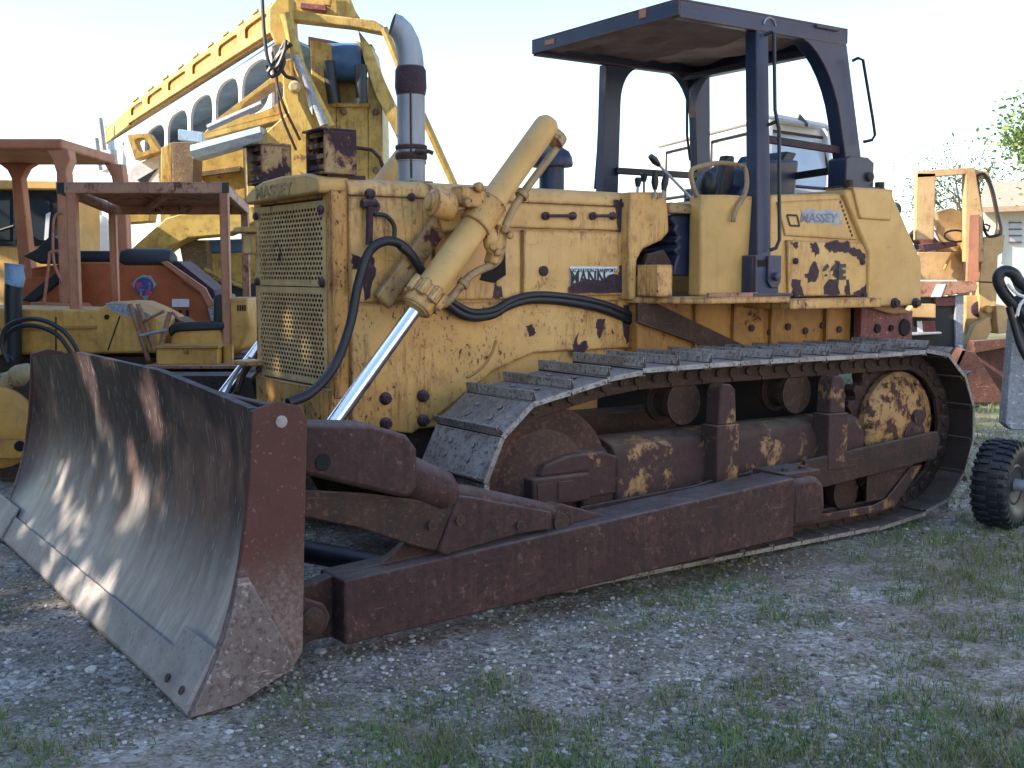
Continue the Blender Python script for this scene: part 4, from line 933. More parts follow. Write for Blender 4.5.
for i, (a, b) in enumerate((((130,304),(149,362)),((138,304),(155,352)),((170,312),(160,348)),((142,322),(164,311)),((172,312),(182,322)),((140,336),(166,330)))):
    part(MB().tube([U(*a,8.84-.02*i),U(*b,8.84-.02*i)], .020 if i < 3 else .012, 8), 'lever', 'salmon_dark' if i != 5 else 'galv', t2, 0)
part(MB().slab(face([(150,314),(178,318),(196,330),(150,345),(140,335)],9.35),(0,.3,0)), 'control_box', 'blackpaint', t2)
st = MB(); plate(st, [(171,335),(174,329),(220,328),(226,349),(170,349)], 9.0, .5); st = part(st, 'seat_base', 'ochre2', t2, .015)
part(MB().slab(face([(167,329),(172,323),(214,321),(224,322),(224,330),(176,332),(170,338)],8.98),(0,.12,0)), 'armrest', 'black', st, .02)
part(MB().slab(face([(213,296),(222,294),(226,323),(213,324)],9.05),(0,.45,0)), 'back_cushion', 'black', st, .02)
bk = part(MB().slab(face([(222,298),(247,298),(249,330),(240,350),(222,358)],9.02),(0,.5,0)), 'backrest', 'ochre2', st, .02)
for k in range(4): part(MB().slab(face([(237+2.4*k,305),(238.6+2.4*k,305),(238.6+2.4*k,311),(237+2.4*k,311)],9.016),(0,.006,0)), 'vent_slot', 'dark', st, 0)
tb = part(MB().slab(face([(156,348),(217,348),(217,365),(156,365)],8.75),(0,.25,0)), 'toolbox', 'ochre2', t2, .008)
part(MB().slab(face([(155,345.5),(218,345.5),(218,348.6),(155,348.6)],8.73),(0,.28,0)), 'toolbox_lid', 'ochre2', tb, .004)
part(MB().tube([U(185,348,8.72),U(184,352,8.70),U(187,354,8.71),U(188,351,8.72)],.006,6), 'hasp', 'salmon_dark', tb, 0)
part(MB().slab(face([(223,345),(232,345),(232,366),(223,366)],8.9),(0,.07,0)), 'post_foot', 'ochre2', t2)
pp = part(MB().tube([U(14,362,8.75),U(13,300,8.75),U(14,284,8.75)], [.058,.066,.068], 16), 'exhaust_pipe', 'blackpaint', t2, 0)
part(MB().tube([U(14,286,8.75),U(15,278,8.75),U(14,270,8.75),U(14.5,264,8.75)], [.067,.075,.068,.073], 16), 'exhaust_muff', 'craneblue', pp, 0)
for i, pts in enumerate(([(8,362),(2,345),(6,328),(22,320),(42,320),(62,330),(75,346),(80,360)],[(14,360),(4,352),(4,340),(16,328),(36,326),(56,334),(68,348),(74,360)])):
    part(MB().tube(spline([U(a,b,8.45+.05*i) for a,b in pts],5), .017, 8), 'hydraulic_hose', 'black', t2, 0)
# its own front gear, seen beside the blade
tr = MB(); DT = 8.15
c = U(-8,440,DT); R2 = .33
pt = []
zc = .40
ln = arc(0,zc,.37,-90,-270,20)
outl = [(xat(2,DT)+a*1.0, b) for a, b in ln]; xbk = xat(235,DT)
outl = [(xat(-14,DT)-a*-1, b) for a, b in ln]; outl = [(xat(-14,DT)+a, b) for a, b in ln] + [(xbk+a2, b2) for a2, b2 in arc(0,zc,.37,90,-90,20)]
tk2 = part(MB().prism(outl, 'y', DT, DT+.32), 'track', 'arm_dark', t2, .004)
part(MB().lathe([(.30,0),(.30,.02),(.26,.05),(.02,.06)], (xat(-8,DT), DT, zc), (0,-1,0), 36), 'idler', 'ochre2', t2, 0)
part(MB().slab(face([(-60,441),(27,438),(28,450),(20,459),(-60,459)],DT-.09),(0,.06,0)), 'track_frame', 'ochre2', t2)
part(MB().lathe([(.04,0),(.035,.02)], U(20,446,DT-.09), (0,-1,0), 12), 'hub', 'dark', t2, 0)
lc = part(MB().cyl(U(-40,405,8.2),U(24,375,8.2),.075,n=16), 'lift_cylinder', 'tanpipe', t2, 0)
part(MB().lathe([(.085,0),(.09,.05),(.07,.12),(.03,.16)], U(16,379,8.2), (U(24,375,8.2)-U(0,387,8.2)), 14), 'gland', 'tanpipe', lc, 0)
part(MB().slab(face([(-20,380),(16,372),(34,368),(36,410),(10,402),(-20,400)],8.4),(0,.2,0)), 'front_frame', 'ochre2', t2)
part(MB().slab(face([(0,398),(30,396),(36,412),(34,440),(22,414),(0,402)],8.25),(0,.1,0)), 'track_chain', 'dark', t2)

# ---------------- orange-red tractor with an orange canopy
t3 = thing('crawler_tractor', 'orange-red tractor with heavy salmon roll bar canopy and a shield badge on its hood', 'tractor', Vector((xat(90,11.6), 11.6, 0)))
DN, DF = 11.0, 12.6
zt, zb = zat(138.5,DN), zat(149,DN); dz2 = 0
xr = xat(68,DN); xl = xr-2.1; xr2 = xat(120,DF); xl2 = xr2-2.1
zt2, zb2 = zat(155,DF), zat(165,DF)
rf = MB().add([(xl,DN,zb),(xr,DN,zb),(xr2,DF,zb2),(xl2,DF,zb2),(xl,DN,zt),(xr,DN,zt),(xr2,DF,zt2),(xl2,DF,zt2)],[(3,2,1,0),(4,5,6,7),(0,1,5,4),(1,2,6,5),(2,3,7,6),(3,0,4,7)])
part(rf, 'canopy_roof', 'salmon', t3, .02)
def rops(pts, D, dep, name='canopy_post', mat='salmon'):
    return part(MB().slab(face(pts, D), (0,dep,0)), name, mat, t3, .012)
rops([(45,149),(68,149),(70,160),(66,170),(75,330),(60,330),(56,172),(52,160)], DN+.02, .18)
rops([(104,163),(122,164),(125,190),(128,265),(119,265),(115,195),(111,176)], DF-.2, .16)
rops([(-2,163),(34,163),(26,168),(21,178),(33,285),(20,285),(11,178),(7,170)], DF-.2, .16)
rops([(-140,149),(-110,149),(-106,330),(-120,330)], DN+.02, .18)
bd = MB(); plate(bd, [(30,268),(76,262),(164,262),(185,282),(206,296),(213,318),(214,350),(30,350)], 11.5, .9); bd = part(bd, 'hood', 'orange', t3, .02)
part(MB().slab(face([(160,262),(166,261),(205,288),(214,306),(208,308),(200,292)],11.45),(0,.06,0)), 'hood_trim', 'salmon', bd, .004)
part(MB().slab(face([(168,261),(178,261),(214,290),(216,300),(206,292)],11.56),(0,.5,0)), 'hood_slot', 'bandrust', bd, .004)
part(MB().slab(face([(206,300),(219,298),(222,322),(212,326)],11.46),(0,.5,0)), 'headlamp_box', 'greysteel', bd, .004)
bdg = MB(); bp = [(131.5,284.5),(136,278.5),(143,275),(150,275.5),(156,284.5),(146,302)]
bdg = part(plate(bdg, bp, 11.48, .02), 'badge', 'galv', bd, .004)
part(MB().lathe([(.093,0),(.093,.006)], U(144.3,286.5,11.48), (0,-1,0), 28), 'badge_disc', 'motorblue2', bdg, 0)
lettering('F', .085, M['redlet'], bdg, 'lettering', U(136.5,288.5,11.470), (1,0,0), (0,0,1), .006, .0006, 1.2)
lettering('A', .085, M['redlet'], bdg, 'lettering', U(145.5,295,11.470), (1,0,0), (0,0,1), .006, .0006, 1.2)
lettering('I', .085, M['bluegrey'], bdg, 'lettering', U(148.5,288,11.470), (1,0,0), (0,0,1), .004, .0006, 1.2)
lettering('T', .085, M['bluegrey'], bdg, 'lettering', U(138,295.5,11.470), (1,0,0), (0,0,1), .004, .0006, 1.2)
part(MB().slab(face([(172,299),(189,299),(189,307),(172,307)],11.485),(0,.012,0)), 'data_plate', 'whitelet', bd, 0)
for x in (179, 186): part(MB().slab(face([(x,310),(x+2.5,310),(x+2.5,319),(x,319)],11.488),(0,.01,0)), 'slot', 'dark', bd, 0)
part(MB().lathe([(.05,0),(.10,.02),(.115,.07),(.115,.46),(.10,.52),(.04,.56)], U(121,260,11.6), (1,0,.0), 20), 'air_cleaner', 'black', t3, 0)
part(MB().cyl(U(76,258,11.75),U(118,258,11.75),.075,n=14), 'intake_hose', 'black', t3, 0)
part(MB().slab(face([(22,256),(36,249),(50,235),(60,240),(57,263),(40,264)],11.3),(0,.5,0)), 'seat', 'black', t3, .02)
part(MB().slab(face([(20,300),(58,270),(62,280),(34,303)],11.25),(0,.1,0)), 'armrest', 'black', t3, .02)
part(MB().slab(face([(20,278),(58,276),(60,306),(20,308)],11.3),(0,.8,0)), 'seat_box', 'orange', t3, .01)
part(MB().slab(face([(30,302),(70,304),(78,312),(30,312)],11.0),(0,.9,0)), 'fender', 'salmon', t3, .01)
part(MB().tube(spline([U(44,304,11),U(49,262,11),U(50,253,11),U(58,251,11)],4),.016,8), 'grab_rail', 'salmon', t3, 0)
part(MB().tube(spline([U(62,282,11),U(54,262,11),U(53,230,11),U(55,216,11),U(62,212,11)],4),.014,8), 'grab_rail', 'salmon', t3, 0)
part(MB().slab(face([(-120,300),(220,340),(220,420),(-120,420)],11.7),(0,.9,0)), 'chassis', 'arm_dark', t3)

# ---------------- beige cab with dark glass at the far left
t4 = thing('machine_cab', 'beige machine cab with dark windows at the left edge behind the salmon canopy', 'cab', Vector((xat(-30,14.5), 14.5, 0)))
part(MB().slab(face([(-170,176),(60,181),(62,190),(-170,187)],14.4),(0,1.6,0)), 'roof', 'yellow_clean', t4, .02)
bx = MB().slab(face([(-170,187),(60,190),(62,320),(-170,320)],14.5),(0,1.4,0)); part(bx, 'body', 'yellow_clean', t4, .02)
fr4 = part(MB().slab(face([(-160,189),(57,191),(57,246),(-160,246)],14.48),(0,.012,0)), 'window_frame', 'blackpaint', t4, 0)
part(MB().slab(face([(-150,197),(10,198),(10,240),(-150,240)],14.47),(0,.006,0)), 'pane', 'glass', fr4, 0)
part(MB().slab(face([(14,198),(47,199),(50,203),(50,240),(14,241)],14.47),(0,.006,0)), 'pane', 'glass', fr4, 0)
part(MB().slab(face([(46,214),(50,212),(48,240),(44,240)],14.46),(0,.02,0)), 'mirror_arm', 'white', t4, 0)
part(MB().tube([U(-5,232,14.4),U(14,226,14.4)],.02,8), 'wiper', 'blackpaint', t4, 0)

# ---------------- big crane with a lattice-hole boom
t5 = thing('crane', 'huge yellow crane with a white boom pierced by round openings behind the bulldozer', 'crane', Vector((xat(320,19), 19.5, 0)))
def boomD(px): return 1/(1/17.5 + (285-px)/180*(1/24.0-1/17.5))                  # the boom runs away from us to the left
def bq(pts): return [U(px,py,boomD(px)) for px,py in pts]
def ln_(a, b, x): return a[1] + (b[1]-a[1])*(x-a[0])/(b[0]-a[0])
# web: bays between x stations; upper edge and lower edge of the white web
ue = ((112,150),(268,46)); le = ((112,190),(285,117))
xs = [130, 143, 166, 189, 214, 240, 272]
boom_vec = Vector((.25,.95,.0))
web = MB()
for a, b in zip(xs, xs[1:]):
    q = bq([(a,ln_(*le,a)),(b,ln_(*le,b)),(b,ln_(*ue,b)),(a,ln_(*ue,a))])
    if a == 130: web.slab(q, (0.02,.10,0))
    else: web.holed(q, (.02,.10,0), (.06,.06,.22,.10), 2.8, 28)
web.slab(bq([(108,160),(130,ln_(*le,130)),(130,ln_(*ue,130)),(112,ln_(*ue,112))]), (.02,.10,0))
bo = part(web, 'boom', 'cranewhite', t5, .004)
bk5 = MB().slab([p + boom_vec*1.15 for p in bq([(108,ln_(*le,108)),(285,ln_(*le,285)),(285,ln_(*ue,285)),(108,ln_(*ue,108))])], (.02,.1,0)); part(bk5, 'boom_far_web', 'boomshade', bo, 0)
part(MB().slab([bq([(108,ln_(*ue,108))])[0], bq([(285,ln_(*ue,285))])[0], bq([(285,ln_(*ue,285))])[0]+boom_vec*1.15, bq([(108,ln_(*ue,108))])[0]+boom_vec*1.15], (0,0,-.05)), 'boom_top', 'boomshade', bo, 0)
part(MB().slab([bq([(108,ln_(*le,108))])[0], bq([(285,ln_(*le,285))])[0], bq([(285,ln_(*le,285))])[0]+boom_vec*1.15, bq([(108,ln_(*le,108))])[0]+boom_vec*1.15], (0,0,.06)), 'boom_bottom', 'cranewhite', bo, 0)
# yellow catwalk flange along its top
fu = ((106,128),(272,9)); fl_ = ((106,148),(272,43))
ym = MB(); xs2 = [134, 150, 170, 194, 220, 246, 276]; off = Vector((-.03,-.22,0))
for a, b in zip(xs2, xs2[1:]):
    h = .62
    q = bq([(a,ln_(*fl_,a)-6),(b,ln_(*fl_,b)-6),(b,ln_(*fu,b)),(a,ln_(*fu,a))]); q = [p+off for p in q]
    ym.holed(q, (.02,.06,0), (.14,.14,.30,.22), 7, 28)
ym.slab([p+off for p in bq([(104,150),(134,ln_(*fl_,134)-4),(134,ln_(*fu,134)+2),(108,ln_(*fu,108)+6)])], (.02,.06,0))
yf = part(ym, 'boom_flange', 'craneyel', bo, .004)
A = [p+off for p in bq([(104,ln_(*fl_,104)-6),(276,ln_(*fl_,276)-6)])]
part(MB().slab([A[0],A[1],A[1]+Vector((.05,.30,-.02)),A[0]+Vector((.05,.30,-.02))], (0,.0,.05)), 'boom_sole', 'craneyel', bo, 0)
part(MB().slab([p+Vector((-.02,-.155,0)) for p in bq([(104,ln_(*fl_,104)-4),(276,ln_(*fl_,276)-4),(276,ln_(*fu,276)+5),(104,ln_(*fu,104)+4)])], (.02,.05,0)), 'flange_back', 'boomorange', bo, 0)
m = MB()
m.tube([U(100,118,23),U(104,150,23)], .05, 8).tube([U(96,138,23),U(100,170,23)], .05, 8).tube([U(112,150,23),U(114,175,23)], .10, 8); part(m, 'boom_tip_sheave', 'greysteel', bo, 0)
part(MB().slab(face([(100,124),(107,128),(110,168),(102,172),(99,150)],23.5),(0,.4,0)), 'boom_head', 'cranewhite', bo, .01)
# slew arm: yellow loop with a long opening
lp = part(MB().holed(face([(203,134),(289,112),(286,66),(214,121)],17.0), (0,.5,0), (.40,.04,.22,.16), 2.4, 28), 'slew_arm', 'craneyel', t5, .01)
part(MB().slab(face([(203,134),(205,139),(288,118),(289,112)],17.0),(0,.6,0)), 'arm_lower_flange', 'craneyel', lp, .006)
part(MB().tube([U(192,152,16.6),U(262,133,16.6)], .10, 4), 'outrigger_beam', 'craneblue', t5, 0)
part(MB().slab(face([(190,146),(262,127),(266,134),(262,139),(193,159)],16.8),(0,.4,0)), 'outrigger_beam', 'craneblue', t5, .01)
part(MB().slab(face([(266,128),(288,124),(288,137),(266,137)],16.9),(0,.4,0)), 'beam_socket', 'craneyel', t5, .01)
part(MB().slab(face([(178,129),(203,132),(203,143),(178,140)],18.5),(0,.5,0)), 'blue_box', 'craneblue', t5, .01)
m = MB().slab(face([(172,142),(194,142),(192,232),(172,232)],17.2),(0,.5,0)); part(m, 'outrigger_post', 'brownpost', t5, .01)
m = MB().slab(face([(161,148),(172,142),(172,232),(160,240)],17.2),(0,.35,0)); part(m, 'outrigger_column', 'craneyel', t5, .01)
part(MB().holed(face([(135,160),(160,151),(148,133),(127,135)],17.4), (0,.25,0), (.25,.25,.2,.2), 4, 24), 'step_bracket', 'craneyel', t5, .004)
part(MB().slab(face([(116,186),(135,165),(160,153),(160,190),(118,200)],17.6),(0,.3,0)), 'white_cowl', 'cranewhite', t5, .01)
part(MB().slab(face([(137,180),(158,168),(150,178),(146,186)],17.59),(0,.01,0)), 'cowl_opening', 'dark', t5, 0)
part(MB().slab(face([(190,160),(244,148),(246,200),(190,200)],18.2),(0,.6,0)), 'counterweight', 'craneyel', t5, .02)
# tower
part(MB().slab(face([(282,60),(292,58),(300,100),(338,180),(340,304),(248,304),(246,150),(288,112),(283,96)],16.6),(0,.7,0)), 'slew_post', 'craneyel', t5, .02)
tw = part(MB().holed(face([(318,215),(388,215),(379,100),(322,108)],17.2),(0,.35,0),(.5,.4,.5,.4),2,16), 'tower', 'craneyel', t5, .01) if False else None
tw = MB()
tw.slab(face([(310,40),(331,44),(336,106),(336,304),(318,304)],17.2),(0,.9,0)); tw.slab(face([(336,104),(368,104),(368,304),(336,304)],17.2),(0,.9,0)); tw.slab(face([(355,40),(372,46),(382,104),(386,304),(368,304),(368,75),(364,50)],17.2),(0,.9,0))
tw.slab(face([(331,74),(366,74),(366,104),(331,104)],17.7),(0,.4,0))
tw = part(tw, 'tower', 'craneyel', t5, .015)
part(MB().slab(face([(331,103),(370,103),(370,107),(331,107)],17.15),(0,.08,0)), 'tower_ledge', 'craneyel', tw, .004)
part(MB().lathe([(.10,0),(.27,.03),(.28,.3),(.28,.62),(.2,.66)], U(322,62,17.5), (1,0,-.02), 24), 'slew_motor', 'motorblue', t5, 0)
m = MB().tube([U(329,62,17.0),U(331,85,16.95),U(334,103,17.0)],.09,10); part(m,'motor_hose','black',t5,0)
m = MB().tube([U(361,66,17.0),U(361,84,16.95),U(362,103,17.0)],.09,10); part(m,'motor_hose','black',t5,0)
part(MB().slab(face([(308,36),(330,40),(345,44),(372,44),(372,50),(308,46)],17.6),(0,.4,0)), 'winch_beam', 'frame_rust', t5, .01)
part(MB().slab(face([(289,10),(374,20),(384,26),(382,33),(352,27),(290,20)],16.8),(0,.25,0)), 'head_bar', 'craneyel', t5, .02)
part(MB().slab(face([(268,-14),(345,-14),(352,5),(360,18),(340,18),(300,12),(285,8)],17.3),(0,.4,0)), 'head_plate', 'craneyel', t5, .02)
part(MB().slab(face([(300,2),(326,5),(326,11),(300,8)],17.2),(0,.1,0)), 'head_roller', 'redhitch', t5, .01)
part(MB().slab(face([(322,-10),(332,-10),(330,6),(324,4)],17.15),(0,.1,0)), 'head_lug', 'craneyel', t5, .004)
part(MB().tube([U(286,14,16.5),U(300,68,16.5),U(330,128,16.5)], .085, 10), 'strut', 'craneyel', t5, 0)
part(MB().tube([U(295,56,16.4),U(312,95,16.4),U(324,125,16.4)], [.05,.045,.06], 10), 'strut_damper', 'greysteel', t5, 0)
part(MB().slab(face([(358,30),(370,45),(384,80),(398,110),(402,135),(398,140),(374,92),(364,60)],17.0),(0,.25,0)), 'back_strut', 'craneyel', t5, .01)
part(MB().tube([U(384,28,16.6),U(399,65,16.6),U(427,125,16.7),U(451,178,16.8),U(478,238,17.2),U(505,300,17.8)], .055, 8), 'guy_bar', 'craneyel', t5, 0)
part(MB().slab(face([(268,8),(278,-6),(290,-6),(292,30),(284,48),(275,44),(268,28)],16.6),(0,.5,0)), 'boom_foot', 'craneyel', t5, .03)
for i, pts in enumerate(([(262,-6),(264,30),(268,60),(276,68),(284,52),(286,40)],[(268,72),(276,60),(284,50),(292,44)],[(266,66),(270,76),(278,74),(284,62),(282,48)],[(280,66),(286,76),(296,80),(300,90)],[(286,40),(280,52),(270,70)])):
    part(MB().tube(spline([U(a,b,16.3+.03*i) for a,b in pts],5), .028, 6), 'hose', 'black', t5, 0)
part(MB().lathe([(.08,0),(.09,.1),(.05,.14)], U(296,88,16.4), (0,-1,0), 12), 'coupling', 'tanpipe', t5, 0)
for i in range(9):
    px = 138 + i*15; q0 = bq([(px,ln_(*fu,px)-1),(px+5,ln_(*fu,px+5)-1)]); part(MB().slab([p+off+Vector((0,-.02,0)) for p in (q0[0],q0[1],q0[1]+Vector((0,0,.04)),q0[0]+Vector((0,0,.04)))], (0,.10,0)), 'flange_lug', 'craneyel', bo, .004)
for i, (a, b) in enumerate((((272,52),(300,140)),((276,70),(296,150)))):
    part(MB().tube(spline([U(*a,16.5),U((a[0]+b[0])/2-6,(a[1]+b[1])/2,16.3),U(*b,16.5)],5), .022, 6), 'hydraulic_line', 'arm_dark', t5, 0)
for px, py in ((344,112),(376,112),(344,170),(376,170),(322,150)):
    part(MB().lathe([(.05,0),(.05,.04),(.03,.06)], U(px,py,17.2), (0,-1,0), 8), 'bolt_head', 'brownpost', tw, 0)
part(MB().tube([U(208,128,16.7),U(262,104,16.7)], .05, 8), 'arm_cylinder', 'greysteel', lp, 0)
part(MB().tube([U(345,146,17.1),U(372,150,17.0),U(380,158,17.0),U(384,170,17.1)], .03, 6), 'tower_rail', 'arm_dark', tw, 0)
part(MB().slab(face([(196,172),(240,166),(240,171),(196,177)],18.1),(0,.1,0)), 'rub_strip', 'brownpost', t5, .004)
# carrier: curved front guard, blue tank and chassis
gd = [(130,250),(166,218),(180,214),(215,210),(252,206),(256,222),(225,235),(190,238),(172,246),(150,262)]
part(MB().slab(face(gd,15.8),(0,.5,0)), 'front_guard', 'craneyel', t5, .02)
part(MB().slab(face([(232,206),(262,205),(262,232),(232,233)],15.9),(0,.8,0)), 'chassis_bracket', 'craneyel', t5, .02)
part(MB().slab(face([(124,212),(152,206),(150,222),(124,224)],16.2),(0,.3,0)), 'guard_arm', 'craneyel', t5, .02)
part(MB().slab(face([(178,240),(206,240),(212,300),(190,300)],16.2),(0,.6,0)), 'leg', 'brownpost', t5, .02)
part(MB().slab(face([(203,240),(270,238),(270,252),(203,253)],16.4),(0,.8,0)), 'tank', 'motorblue', t5, .02)
part(MB().slab(face([(203,253),(270,252),(270,284),(203,284)],16.4),(0,.8,0)), 'locker', 'craneyel', t5, .02)
part(MB().slab(face([(190,284),(270,284),(270,345),(190,345)],16.3),(0,1.0,0)), 'chassis', 'panel', t5, .02)
part(MB().tube([U(204,269,16.2),U(224,280,16.2),U(246,288,16.2)], .03, 8), 'guy_rod', 'craneyel', t5, 0)
for px in (215, 290, 380):
    c = U(px,300,17.2); part(MB().lathe([(.2,0),(.5,.02),(.55,.08),(.55,.36),(.5,.42),(.2,.44)], (c.x,17.6,.55), (0,-1,0), 28), 'wheel', 'black', t5, 0)
part(MB().slab(face([(200,300),(520,300),(520,330),(200,330)],17.6),(0,2.0,0)), 'carrier_frame', 'panel', t5, .02)
# white gas bottles seen between the canopy posts
for i, (px, w, top, bot, m_) in enumerate(((85,.16,232,250,'white'),(100,.2,215,252,'whitelet'))):
    c = U(px,bot,18); h = zat(top,18)
    tag(MB().lathe([(w,0),(w,h-w*.8),(w*.6,h-w*.2),(w*.25,h),(w*.25,h+.1),(.02,h+.1)], (0,0,0), (0,0,1), 16).build('gas_bottle', M[m_], None, 0, org=(0,0,0)), ['short white gas bottle standing left of the taller one between canopy posts','tall white gas bottle standing behind the rusty canopy posts'][i], 'gas bottle').location = (c.x,18,0)

# ---------------- white truck behind the cab
t6 = thing('truck', 'white truck cab with large side windows parked behind the bulldozer canopy', 'truck', Vector((xat(750,14.5), 15, 0)))
A = U(764,118,13.6); Bq = U(660,140,16.2); C2 = U(822,128,14.4)
ztop = 3.38
a0 = Vector((xat(765,13.6),13.6,0)); b0 = Vector((xat(655,16.6),16.6,0)); c0 = Vector((xat(832,14.5),14.5,0)); d0 = b0 + (c0-a0)
zr = U(765,119,13.6).z
body = MB()
def wall(p, q, z0, z1, wins, nrm, th=.06):
    pass
inn = .10
base = [a0, c0, d0, b0]
low_ = [Vector((p.x,p.y,.9)) for p in base]; 
body.slab(low_, (0,0,zat(190,13.6)-.9))
cab = part(body, 'cab_body', 'white', t6, .03)
zbelt = zat(190,13.6)
def pane_wall(p, q, lean, wins):
    """a glazed cab side between p and q; wins = spans along it"""
    m = MB(); P = lambda u, z: p.lerp(q, u) + Vector((lean[0]*(z-zbelt)/(zr-zbelt), lean[1]*(z-zbelt)/(zr-zbelt), z))
    nrm = (q-p).cross(Vector((0,0,1))).normalized()
    us = [0] + [v for w in wins for v in w] + [1]
    th = -nrm*.05
    for u0, u1, win in [(us[i], us[i+1], i % 2) for i in range(len(us)-1)]:
        if win: m.holed([P(u0,zbelt),P(u1,zbelt),P(u1,zr),P(u0,zr)], th, (.03,.03,.10,.16), 9, 28)
        else: m.slab([P(u0,zbelt),P(u1,zbelt),P(u1,zr),P(u0,zr)], th)
    f = part(m, 'window_wall', 'white', t6, .004)
    for u0, u1 in wins:
        part(MB().slab([P(u0+.004,zbelt+.06),P(u1-.004,zbelt+.06),P(u1-.004,zr-.10),P(u0+.004,zr-.10)], th*.4) , 'pane', 'skyglass', f, 0)
        gk = MB(); q4 = [P(u0+.004,zbelt+.07)+nrm*.006,P(u1-.004,zbelt+.07)+nrm*.006,P(u1-.004,zr-.10)+nrm*.006,P(u0+.004,zr-.10)+nrm*.006]
        gk.tube(q4+[q4[0]], .022, 6); part(gk, 'gasket', 'blackpaint', f, 0)
lean = (.02,.10)
pane_wall(b0, a0, (.02,.06), [(.10,.44),(.54,.94)])
pane_wall(a0, c0, (-.05,.22), [(.08,.92)])
pane_wall(c0, d0, (-.08,.0), [(.1,.45),(.55,.9)])
top4 = [a0+Vector((-.02,.04,zr)), c0+Vector((-.12,.16,zr)), d0+Vector((-.1,.0,zr)), b0+Vector((-.02,0,zr))]
rf6 = part(MB().slab(top4, (0,0,.07)), 'roof', 'white', t6, .03)
part(MB().slab([a0+Vector((.1,-.05,zr-.02)), c0+Vector((-.08,-.02,zr-.02)), c0+Vector((-.1,.12,zr+.05)), a0+Vector((.08,.1,zr+.05))], (0,0,.03)), 'sun_visor', 'greysteel', rf6, .004)
fin = U(800,118,14.0); part(MB().prism([(fin.x-.02,fin.z-.02),(fin.x+.0,fin.z+.05),(fin.x+.10,fin.z-.06),(fin.x+.10,fin.z-.10)], 'y', 14.0, 14.06), 'deflector', 'panel', rf6, 0)
part(MB().slab(face([(829,168),(840,168),(841,188),(829,190)],13.4),(0,.10,0)), 'side_mirror', 'white', t6, .01)
part(MB().tube([U(826,166,13.5),U(829,164,13.5),U(829,190,13.45)],.012,6), 'mirror_arm', 'blackpaint', t6, 0)
part(MB().bar(U(786,190,13.4),U(838,198,13.9),.03,.05), 'wiper_cowl', 'greysteel', t6, 0)
for u, v in ((.2,.1),(.85,.1),(.2,.9),(.85,.9)):
    c = b0.lerp(a0,u) + (c0-a0)*v; part(MB().lathe([(.2,0),(.42,.02),(.46,.08),(.46,.24),(.42,.28),(.2,.28)], (c.x,c.y,.46), (c0-a0), 24), 'wheel', 'black', t6, 0)
part(MB().slab([Vector((p.x,p.y,.6)) for p in base], (0,0,.30)), 'chassis', 'panel', t6)

# ---------------- ochre loader at the right
t7 = thing('wheel_loader', 'open-cabbed orange-yellow loader parked at the right behind the bulldozer', 'loader', Vector((xat(960,14.2), 14.5, 0)))
D7 = 13.8; dep = 1.15
def p7(name, pts, D=D7, d=.12, mat='loader', par=None, bev=.008): return part(MB().slab(face(pts,D),(0,d,0)), name, mat, par or t7, bev)
p7('cab_rear_pillar', [(917,173),(936,173),(934,240),(916,240)], D7, .10)
p7('cab_rear_pillar', [(926,178),(936,178),(934,240),(926,240)], D7+dep, .10)
p7('cab_roof_rail', [(917,172.5),(936,171.5),(966,168.5),(968,174),(936,177),(917,178)], D7, .08)
part(MB().slab(face([(917,172),(968,168),(984,168),(993,172),(990,175),(936,175)],D7+.1)[:4] , (0,dep,.0)) if False else MB().slab([U(918,173,D7+.08),U(968,169,D7+.08),U(968,169,D7+dep),U(918,173,D7+dep)],(0,0,.02)), 'cab_roof', 'loader', t7, .004)
p7('cab_front_pillar', [(966,168),(975,167),(983,215),(984,262),(966,262)], D7, .14)
p7('cab_door_post', [(969,215),(980,214),(979,282),(967,284)], D7-.06, .06, 'salmon')
part(MB().holed(face([(983,262),(1003,234),(989,172),(974,169)],D7+.05),(0,.07,0),(.05,.05,.10,.10),4,28), 'side_door', 'loader', t7, .006)
part(MB().tube(spline([U(a,b,D7+.04) for a,b in ((977,176),(984,174),(992,188),(998,215),(1001,232),(994,236),(986,234),(981,212),(977,176))],4),.018,6), 'door_seal', 'blackpaint', t7, 0)
part(MB().tube([U(984,228,D7),U(988,231,D7),U(990,226,D7),U(985,224,D7)],.012,6), 'door_handle', 'blackpaint', t7, 0)
p7('lower_cowl', [(984,237),(1005,235),(1003,252),(998,256),(996,320),(980,320),(979,282)], D7+.04, .7)
p7('cowl_seam', [(979,281),(1001,282),(1001,283.5),(979,282.5)], D7+.035, .006, 'arm')
p7('hydraulic_tank', [(938,212),(952,208),(966,213),(966,252),(936,252)], D7+.75, .35)
p7('cab_floor_panel', [(918,252),(964,252),(962,280),(916,280)], D7+.25, .3)
sb = p7('seat', [(922,244),(957,241),(958,246),(924,252)], D7+.30, .4, 'bandrust')
p7('backrest', [(917,234),(924,227),(937,230),(941,243),(926,247)], D7+.34, .35, 'redhitch', sb)
p7('seat_pad', [(922,229),(934,230),(940,242),(933,236),(925,238)], D7+.27, .03, 'white', sb, .003)
p7('seat_frame', [(918,250),(926,248),(932,262),(922,266)], D7+.35, .2, 'bandrust', sb)
part(MB().tube(spline([U(944,270,D7+.2),U(950,258,D7+.2),U(957,252,D7+.2),U(961,262,D7+.2)],4),.018,8), 'steering_column', 'craneyel', t7, 0)
part(MB().tube([U(956,236,D7+.2)+Vector((.14*math.cos(a),.03*math.sin(a),.14*math.sin(a)*.5)) for a in [k*PI/8 for k in range(17)]],.012,6), 'steering_wheel', 'blackpaint', t7, 0)
bm7 = p7('chassis_beam', [(886,281),(975,281),(978,286),(976,292),(935,297),(886,298)], D7-.35, .25, 'salmon_dark')
